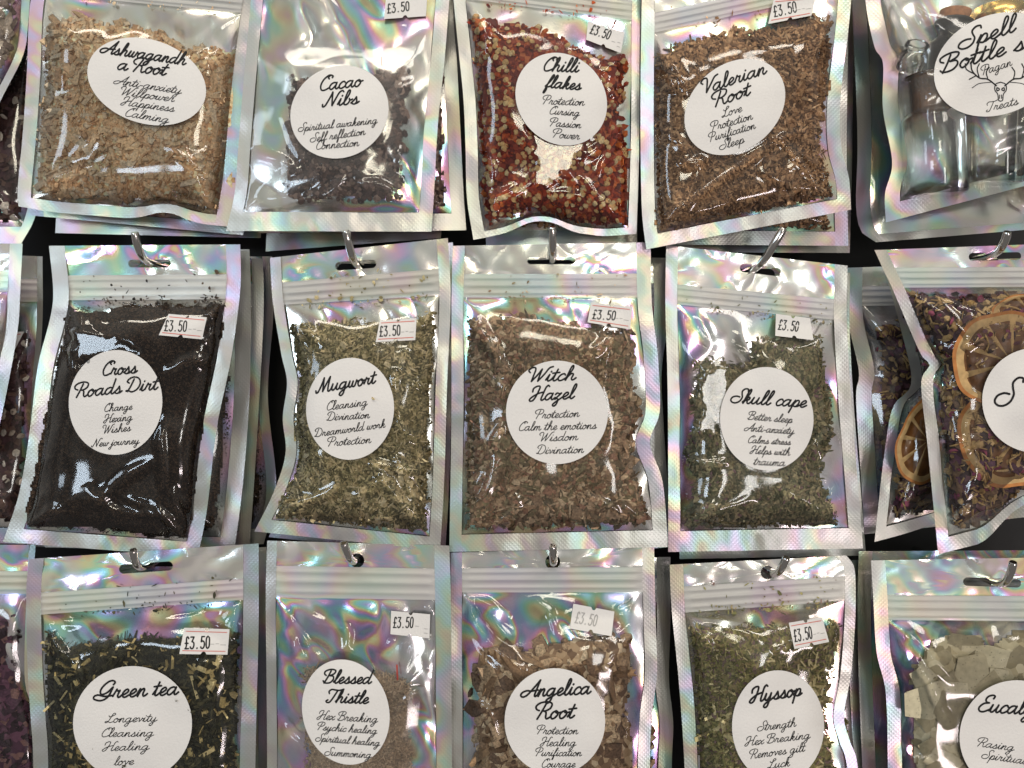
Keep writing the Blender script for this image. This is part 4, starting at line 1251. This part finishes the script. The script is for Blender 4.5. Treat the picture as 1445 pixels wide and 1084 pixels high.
C4 = Bag("clear fronted foil bag of green hyssop with straw bits", C4L, C4R, .006, (829, 866, 812, 847), 34, 'hyssop',
         [(969, 882), (1050, 879), (1120, 880), (1192, 876), (1184, 930), (1164, 995), (1176, 1055), (1190, 1200), (985, 1200), (976, 1000)],
         seal=(19, 15, 28), hole=(1083, 808, 19, 19, 0), group=FG, crumbs=110,
         wrinkles=[(1195, 900, 1165, 990, 1.6, 6), (1170, 1000, 1150, 1080, 1.6, 7), (970, 960, 990, 1060, 1.4, 7), (1120, 900, 1190, 870, 1.0, 6)],
         lbl=dict(c=(1098, 1025), a=65, b=79, t=[("Hyssop", 1058, 992, 1132, 981, 1.9), ("Strength", 1069, 1032, 1124, 1025), ("Hex Breaking", 1051, 1053, 1144, 1042), ("Removes gilt", 1059, 1071, 1138, 1060), ("Luck", 1083, 1085, 1115, 1081)]),
         price=dict(q=[(1113, 879), (1160, 871), (1170, 906), (1121, 916)], b=(1122, 906, 1147, 901), red=1))
C5L = [(1229, 791), (1232, 838), (1237, 920), (1250, 979), (1253, 1090), (1255, 1250)]
C5R = [(1580, 785), (1580, 1250)]
C5 = Bag("clear fronted foil bag of large flat sage grey eucalyptus leaf pieces", C5L, C5R, .004, (840, 875, 842, 878), 35, 'eucalyptus',
         [(1303, 912), (1331, 888), (1369, 892), (1400, 905), (1432, 882), (1560, 890), (1560, 1200), (1290, 1200), (1282, 1042), (1288, 1000), (1275, 962)],
         seal=(20, 20, 28), hole=(1400, 822, 82, 12, 2), group=FG, vivid=True, bulge=7.5,
         wrinkles=[(1255, 880, 1305, 960, 2.0, 7), (1305, 960, 1335, 1030, 1.0, 6), (1270, 1050, 1320, 1080, 1.8, 6), (1300, 950, 1320, 1000, 1.6, 6)],
         lbl=dict(c=(1435, 1040), a=81, b=80, t=[("Eucalyptus", 1381, 1004, 1507, 1012, 1.9), ("Rasing", 1379, 1053, 1431, 1060), ("Spiritual", 1385, 1070, 1450, 1079)]))
# the eucalyptus bag: broad flat pieces lying over each other
rng = np.random.default_rng(77)
n = 150
px = rng.uniform(1275, 1560, n); py = rng.uniform(885, 1190, n)
k = (sdist(px, py, C5.cpoly) > 14) & (sdist(px, py, C5.ipoly) > 42)
px, py = px[k], py[k]
mb = MB()
hh = C5.hc(px, py, C5.cpoly) - .9 * MM - np.linspace(0, 1, len(px)) * 3.6 * MM
TM['piece'] = (np.array([[-.5, -.5, -.3], [-.1, -.5, -.5], [.45, -.5, -.42], [.5, -.5, .3], [.05, -.5, .5], [-.42, -.5, .42],
                         [-.5, .5, -.3], [-.1, .5, -.5], [.45, .5, -.42], [.5, .5, .3], [.05, .5, .5], [-.42, .5, .42], [0, -.9, 0], [0, .1, 0]]),
               np.array([[12, i, (i + 1) % 6] for i in range(6)] + [[13, 6 + i, 6 + (i + 1) % 6] for i in range(6)] +
                        [[i, (i + 1) % 6, 6 + (i + 1) % 6] for i in range(6)] + [[i, 6 + (i + 1) % 6, 6 + i] for i in range(6)]))
scatter(mb, rng, C5.X(px, py, np.maximum(hh, .5 * MM)), 'piece', (44, 92), (30, 58), (.5, .8), jit=.085, tilt=.035, skew=0.1)
M_EUC, nt_, out_ = new_mat("eucalyptus_leaf")
n_ = N(nt_)
ge_ = n_("NewGeometry"); tc_ = n_("TexCoord")
col_ = n_.ramp(ge_.outputs["Random Per Island"], [(i / 5, c) for i, c in enumerate([tuple(min(.85, v * 1.12 + .2 * sum(c) / 3) for v in c) for c in HERB['eucalyptus'][1]])], 'CONSTANT')
v_ = n_("TexVoronoi", None, Vector=tc_.outputs["Object"], Scale=520.0)
sp_ = n_("MapRange", None, i0=v_.outputs["Distance"], i1=0.08, i2=0.22, i3=0.42, i4=1.0).outputs[0]
nz_ = n_("TexNoise", None, Vector=tc_.outputs["Object"], Scale=300.0, Detail=4.0)
f_ = n_.math('MULTIPLY', sp_, n_("MapRange", None, i0=nz_.outputs[0], i1=0.3, i2=0.7, i3=0.82, i4=1.12).outputs[0])
cc_ = n_("CombineColor", None, Red=f_, Green=f_, Blue=f_).outputs[0]
b_ = n_("BsdfPrincipled", None, Base_Color=n_.mixc(1.0, col_, cc_, 'MULTIPLY'), Roughness=0.65)
bp_ = n_("Bump", None, Strength=0.3, Distance=0.0008, Height=nz_.outputs[0])
nt_.links.new(bp_.outputs[0], b_.inputs["Normal"]); nt_.links.new(b_.outputs[0], out_.inputs[0])
mb.build("broad_leaf_pieces", M_EUC, C5.root, smooth=False)["kind"] = "stuff"


# ------------------------------------------------------------------ dried orange slices in the orange bags
def orange_slice(bag, cx, cy, rx, ry, rot, dep, label):
    root_loc = bag.X(np.array([cx]), np.array([cy]), np.array([0.0]))[0]
    rng = np.random.default_rng(int(cx + cy))
    nr, na = 16, 90
    th = np.linspace(0, 2 * np.pi, na + 1)
    r = np.linspace(.02, 1, nr)
    wob = 1 + .085 * np.sin(2 * th + cx) + .02 * np.sin(5 * th + cy) + .03 * np.sin(3 * th + 1) + .012 * np.sin(9 * th)
    X = r[:, None] * (rx * np.cos(th) * wob)[None]; Y = r[:, None] * (ry * np.sin(th) * wob)[None]
    c, s = math.cos(math.radians(rot)), math.sin(math.radians(rot))
    px = cx + X * c - Y * s; py = cy + X * s + Y * c
    seg = np.abs(((th * 10 / (2 * np.pi)) % 1) - .5)          # .5 at the membranes
    flesh = np.where(seg > .42, .5, 0)
    h0 = bag.hs(np.array([cx]), np.array([cy]))[0] - dep * MM
    prof = np.where(r > .84, 1.0, np.where(r > .76, .5, -.2))[:, None] + np.where((r > .12) & (r < .76), 1.0, 0)[:, None] * flesh[None]
    h = h0 + (prof * .9 + .5 * noise(px / 9, py / 9, 5) + .9 * noise(px / 50, py / 50, 6)) * MM
    mb = MB()
    P = bag.X(px, py, h)
    matr = np.where(r[:-1] > .87, 0, np.where(r[:-1] > .76, 1, 2))
    m = matr[:, None].repeat(na, 1)
    sm = .5 * (seg[:-1] + seg[1:])
    m = np.where((m == 2) & (sm[None] > .44), 1, m)
    for k in range(3):
        mb.grid(P, m == k, k)
    back = bag.X(px[-1], py[-1], h[-1] - 2.2 * MM)
    mb.grid(np.stack([P[-1], back], 0), None, 0)
    o = mb.build("dried_orange_slice", [M_RIND, M_PITH, M_FLESH], None)
    o["label"] = label; o["category"] = "orange slice"; o["group"] = "dried orange slices in the clear bags"
    return o


M_RIND = plain("dried_orange_rind", c255(190, 122, 58), 0.55, var=0.35, scale=260)
M_PITH = plain("dried_orange_pith", c255(206, 170, 116), 0.7, var=0.4, scale=260)
M_FLESH = plain("dried_orange_flesh", c255(122, 80, 42), 0.35, var=0.45, scale=300, coat=.3)
orange_slice(B5, 1428, 512, 80, 76, 20, 3.0, "large amber dried orange slice half hidden by the round label")
orange_slice(B5, 1440, 612, 84, 82, -15, 4.0, "pale rimmed dried orange slice below the amber one in the frontmost orange bag")
orange_slice(B5, 1452, 438, 52, 24, -8, 3.0, "dried orange slice at the top of the frontmost orange bag, under its zip")

# ------------------------------------------------------------------ bottles in the spell bottle bag
M_GLASS = film_mat("bottle_glass", tint=(0.992, 0.992, 0.985), base=0.0, rough=0.08)
M_BLACKG = plain("black_bottle_glass", (0.008, 0.008, 0.009), 0.35, spec=.3)
M_CORK = plain("cork", c255(196, 132, 84), 0.8, var=0.4, scale=500)
M_GOLD = plain("gold_cap", (0.75, 0.50, 0.16), 0.25, metal=1.0)


def bottle(name, base, up, r, h, neck, nh, mats, label, cork=None, cap=None, deep=10):
    """base in photo px, sizes in px"""
    y = A5.y0 - .006
    b = W(base[0], base[1], y)
    u = np.array([up[0], 0.0, -up[1]], float); u /= np.linalg.norm(u)
    k = K
    root = thing(name, b, label, "bottle", "small bottles in the spell bottle bag")
    prof = [(0.01, 0), (r * .8, 0), (r * .96, 2), (r, 6), (r, h - 10), (r * .94, h - 4), (neck * 1.05, h + 3), (neck, h + 6), (neck, h + nh - 4), (neck * 1.35, h + nh - 3), (neck * 1.4, h + nh), (neck * 1.3, h + nh + 2), (neck * .9, h + nh + 2)]
    mb = MB(); lathe(mb, np.array(prof) * k, b, u, 32)
    mb.build("bottle_body", mats, root)
    if cork:
        mb = MB(); t = h + nh
        lathe(mb, np.array([(0.01, t - deep), (neck * .86, t - deep), (neck * .9, t + 2), (neck * 1.12, t + cork), (neck * 1.0, t + cork + 1), (0.01, t + cork + 1)]) * k, b, u, 24)
        mb.build("cork", M_CORK, root)
    if cap:
        mb = MB(); t = h + nh
        lathe(mb, np.array([(neck * 1.3, t - cap), (neck * 1.45, t - cap), (neck * 1.45, t + 2), (neck * 1.3, t + 4), (0.01, t + 4)]) * k, b, u, 28)
        mb.build("cap", M_GOLD, root)


bottle("corked_bottle", (1336, 122), (.12, -1), 29, 66, 19, 24, M_BLACKG, "black glass bottle with a cork stopper in the spell bottle bag", cork=16)
bottle("corked_bottle", (1322, 276), (-.05, -1), 42, 116, 28, 50, M_GLASS, "clear glass bottle with a wide cork, left of the oval label", cork=2, deep=44)
bottle("capped_bottle", (1410, 258), (.01, -1), 36, 196, 25, 46, M_GLASS, "clear glass bottle with a shiny gold cap", cap=30)
bottle("corked_bottle", (1282, 100), (.35, -1), 19, 26, 12, 12, M_GLASS, "tiny empty clear glass bottle at the top left of the spell bottle bag")

# ------------------------------------------------------------------ spare bags hanging behind


def spare(label, L, R, y0, zipy, seed, kind, hole=None, seal=(19, 19, 24), cpoly=None, B=None, vivid=False, bulge=5.0, drop=35, lod=.45, price=None, crumbs=0):
    if cpoly is None and kind:
        ll = spline(L, 10); rr = spline(R, 10)
        ys0 = (zipy[1] + drop, zipy[3] + drop); ys1 = (L[-1][1] - seal[2] - 3, R[-1][1] - seal[2] - 3)
        t = np.linspace(0, 1, 12)
        lx = [(np.interp(ys0[0] + (ys1[0] - ys0[0]) * a, ll[:, 1], ll[:, 0]) + seal[0] + 3, ys0[0] + (ys1[0] - ys0[0]) * a) for a in t]
        rx = [(np.interp(ys0[1] + (ys1[1] - ys0[1]) * a, rr[:, 1], rr[:, 0]) - seal[1] - 3, ys0[1] + (ys1[1] - ys0[1]) * a) for a in t]
        cpoly = lx + rx[::-1]
    return Bag(label, L, R, y0 + .005, zipy, seed, kind, cpoly, seal=seal, hole=hole, group=BG, lod=lod, vivid=vivid, bulge=bulge, B=B, price=price, crumbs=crumbs)


def hole_at(front, y0, yb, w=58, h=11):
    """where a peg that passes through a front bag's hole meets a bag further back"""
    p = W(front[0], front[1], y0)
    s = K * (D + yb + .005) / D
    return (CX + p[0] / s, CY - p[2] / s, w + 12, h + 6, 0)


# top row
spare("spare bag just behind the ashwagandha bag, its foot showing as a pale strip", off(A1L, 17, 13), off(A1R, 20, 12), .020, (-30, -4, -4, 22), 111, 'ashwagandha', seal=(19, 19, 14))
spare("shaded rearmost bag below the ashwagandha bag", [(95, -90), (90, 100), (82, 250), (78, 329)], [(385, -90), (376, 100), (371, 250), (368, 336)], .040, (-30, -4, -4, 22), 112, 'ashwagandha')
spare("spare cacao bag showing along the right edge of the packet bag", off(A2L, 46, 3), [(658, -110), (640, 0), (645, 90), (650, 190), (654, 270), (658, 325)], .014, (-75, -45, -75, -45), 113, 'cacao', vivid=True, drop=120)
spare("rearmost cacao bag, its foot seen just above the mugwort bag", [(395, -105), (388, 100), (380, 250), (375, 355)], [(640, -105), (636, 100), (628, 250), (622, 336)], .034, (-75, -45, -75, -45), 114, 'cacao', drop=120)
spare("spare bag behind the chilli flakes bag, dark contents showing under its arched foot", [(672, -80), (676, 70), (680, 200), (686, 346)], [(905, -70), (902, 70), (901, 200), (899, 348)], .026, (-40, -14, -30, -4), 115, 'valerian', seal=(15, 15, 22))
spare("spare bag of red brown root below the tilted valerian bag", [(925, -60), (925, 100), (930, 250), (934, 345)], [(1200, -60), (1196, 100), (1195, 250), (1197, 347)], .020, (-30, -4, -40, -14), 116, 'valerian', seal=(18, 18, 20))
spare("shaded rearmost bag behind the valerian bags", [(950, -60), (948, 100), (945, 250), (945, 356)], [(1206, -60), (1204, 100), (1202, 250), (1199, 357)], .042, (-30, -4, -40, -14), 117, 'valerian', seal=(18, 18, 12))
A6L = [(1196, -110), (1205, 60), (1210, 200), (1208, 290), (1216, 328), (1236, 342)]
spare("empty looking bag with a rounded corner between the valerian and spell bottle bags", A6L, [(1500, -110), (1500, 320)], .030, (-80, -50, -90, -60), 118, None, seal=(20, 20, 10), bulge=4)
spare("bag of pale dried petals cut by the left side of the photo, top row", [(-220, -60), (-220, 200)], [(46, -70), (40, 30), (33, 77), (8, 128), (-24, 190)], .010, (-50, -30, -55, -35), 121, 'palepetals', seal=(18, 12, 24), drop=10)
spare("dark bag of dried petals below the pale petal bag", [(-220, -60), (-215, 345)], [(66, -70), (62, 100), (60, 240), (50, 305), (30, 344)], .034, (-50, -30, -55, -35), 122, 'petals', seal=(18, 14, 24), drop=8)
# middle row
spare("second cross roads dirt bag, showing along the right of the front one", off(B1L, 34, 6), [(352, 352), (354, 420), (352, 560), (342, 690), (330, 781)], .022, (396, 428, 394, 426), 131, 'dirt', hole_at((211, 372), .008, .022), seal=(20, 22, 22))
spare("third cross roads dirt bag, in shade behind the second", off(B1L, 60, 8), [(371, 365), (372, 440), (366, 560), (358, 690), (352, 772)], .038, (402, 432, 400, 432), 132, 'dirt', hole_at((211, 372), .008, .038), seal=(20, 16, 22))
spare("dark shaded bag between the cross roads dirt and mugwort bags", [(200, 362), (195, 560), (190, 765)], [(384, 362), (386, 440), (378, 560), (390, 690), (372, 768)], .052, (402, 432, 400, 432), 133, 'dirt', seal=(20, 14, 22))
spare("second mugwort bag, only its right edge showing", off(B2L, 20, 8), off(B2R, 7, 6), .020, (408, 438, 388, 424), 134, 'mugwort', hole_at((502, 374), .004, .020), seal=(15, 16, 18))
spare("spare witch hazel bag behind the gap left of the skull cape bag", off(B3L, 22, 14), [(943, 364), (945, 440), (934, 520), (936, 590), (942, 680), (950, 772)], .024, (401, 432, 400, 432), 135, 'witch', hole_at((778, 368), .006, .024), seal=(17, 22, 24))
spare("spare skull cape bag behind the front one", off(B4L, 16, 10), off(B4R, 4, 10), .024, (410, 438, 434, 463), 136, 'skullcap', hole_at((1073, 381), .006, .024), seal=(17, 17, 26))
O2L = [(1246, 372), (1270, 460), (1286, 540), (1260, 575), (1247, 648), (1234, 765)]
O2 = spare("second orange slice bag, just behind the frontmost one", O2L, [(1560, 360), (1560, 690)], .014, (394, 420, 392, 418), 137, 'orange', hole_at((1404, 362), -.010, .014, 74), seal=(15, 20, 18), B=[(0, 0), (.15, -2), (.3, -8), (1, 0)], cpoly=[(1262, 430), (1540, 420), (1540, 690), (1310, 728), (1252, 742), (1262, 650), (1276, 578), (1300, 540), (1280, 470)], lod=.7, bulge=9)
orange_slice(O2, 1310, 622, 44, 62, 8, 1.6, "dried orange slice in the second orange bag, left of the frontmost bag's seal")
O3L = [(1195, 378), (1196, 448), (1212, 524), (1208, 560), (1214, 660), (1220, 754)]
spare("rearmost orange slice bag with its seal pinched in on the left", O3L, [(1540, 366), (1540, 720)], .030, (404, 432, 400, 428), 138, 'orange', hole_at((1404, 362), -.010, .030, 74), seal=(22, 20, 18), vivid=True, cpoly=[(1230, 452), (1520, 440), (1520, 700), (1244, 732), (1240, 640), (1238, 530)], lod=.6)
spare("bag with a pale foil seal cut by the left side of the photo, middle row", [(-200, 340), (-200, 640)], [(32, 344), (29, 400), (25, 465), (8, 560), (-10, 640)], .012, (380, 410, 382, 412), 141, 'palepetals', seal=(18, 18, 24))
spare("dark bag of petals with a price sticker, cut by the left side of the photo", [(-200, 350), (-200, 760)], [(60, 362), (60, 450), (54, 540), (46, 660), (34, 768)], .032, (392, 424, 394, 426), 142, 'petals', seal=(18, 8, 22),
      price=dict(q=[(-24, 470), (34, 468), (20, 495), (-32, 498)], b=(-18, 489, 13, 490), red=1))
# bottom row
spare("bag of purple petals cut by the left side of the photo, bottom row", [(-200, 768), (-200, 1250)], [(50, 769), (46, 850), (44, 960), (58, 1010), (64, 1090), (58, 1250)], .016, (806, 838, 806, 838), 151, 'purple', seal=(18, 9, 24), vivid=True, drop=20)
spare("second green tea bag behind the front one, a strip showing at its right", off(C1L, 16, 4), [(376, 772), (378, 880), (376, 1000), (374, 1100), (372, 1250)], .022, (846, 876, 822, 852), 152, 'greentea', hole_at((206, 801), .006, .022, 70), vivid=True)
spare("second blessed thistle bag behind the front one", off(C2L, -12, 18), off(C2R, 2, 10), .020, (816, 858, 816, 858), 153, 'thistle', hole_at((504, 791), .004, .020, 20, 20), vivid=True, drop=80)
spare("second angelica root bag behind the front one, right edge showing", off(C3L, 20, 12), [(946, 786), (946, 880), (944, 960), (950, 1020), (948, 1090), (950, 1250)], .024, (818, 850, 816, 850), 154, 'angelica', hole_at((780, 793), .008, .024, 20, 20), vivid=True)
spare("second hyssop bag behind the front one with its right edge showing", off(C4L, 14, 8), [(1212, 790), (1218, 880), (1218, 960), (1222, 1040), (1226, 1090), (1226, 1250)], .026, (840, 876, 824, 858), 155, 'hyssop', hole_at((1083, 808), .006, .026, 20, 20), vivid=True)
spare("second eucalyptus bag behind the front one, left edge showing", [(1212, 778), (1210, 854), (1212, 960), (1217, 1090), (1222, 1250)], [(1560, 776), (1560, 1250)], .020, (812, 846, 812, 846), 156, None, hole_at((1400, 822), .004, .020, 78), vivid=True)

# ------------------------------------------------------------------ pegs


def peg(hole, y0, tip, r, label, up=0):
    p = W(hole[0], hole[1], y0)
    s_ = K
    back = np.array([p[0], .104, p[2]])
    t = W(tip[0], tip[1], y0 - .022)
    a = p + np.array([0, -.004, 0])
    path = spline([back, p + (0, .02, 0), a, a + (t - a) * np.array([.25, .55, .18]), a + (t - a) * np.array([.6, .85, .58]), t], 8)
    rad = np.full(len(path), r * K)
    rad[-1] *= .82
    rad[-2] *= .97
    mb = MB(); tube(mb, path, rad, 16)
    o = mb.build("peg_hook", M_STEEL, None)
    o["label"] = label; o["category"] = "hook"; o["group"] = "steel pegs the bags hang on"


peg((214, 371), .008, (190, 328), 5.6, "steel peg through the slot of the cross roads dirt bag")
peg((505, 374), .004, (488, 325), 5.6, "steel peg through the slot of the mugwort bag")
peg((779, 367), .006, (779, 320), 5.6, "steel peg through the slot of the witch hazel bag")
peg((1062, 380), .006, (1106, 322), 5.6, "steel peg through the slot of the skull cape bag")
peg((1392, 362), -.010, (1422, 327), 5.6, "dark steel peg through the slot of the front orange slice bag")
peg((208, 797), .006, (188, 776), 5.6, "steel peg through the slot of the green tea bag")
peg((503, 789), .004, (485, 766), 5.6, "steel peg through the round hole of the blessed thistle bag")
peg((780, 791), .008, (780, 770), 5.6, "steel peg through the round hole of the angelica root bag")
peg((1086, 806), .006, (1110, 787), 5.6, "steel peg through the round hole of the hyssop bag")
peg((1400, 820), .004, (1430, 793), 5.6, "steel peg through the slot of the eucalyptus bag")
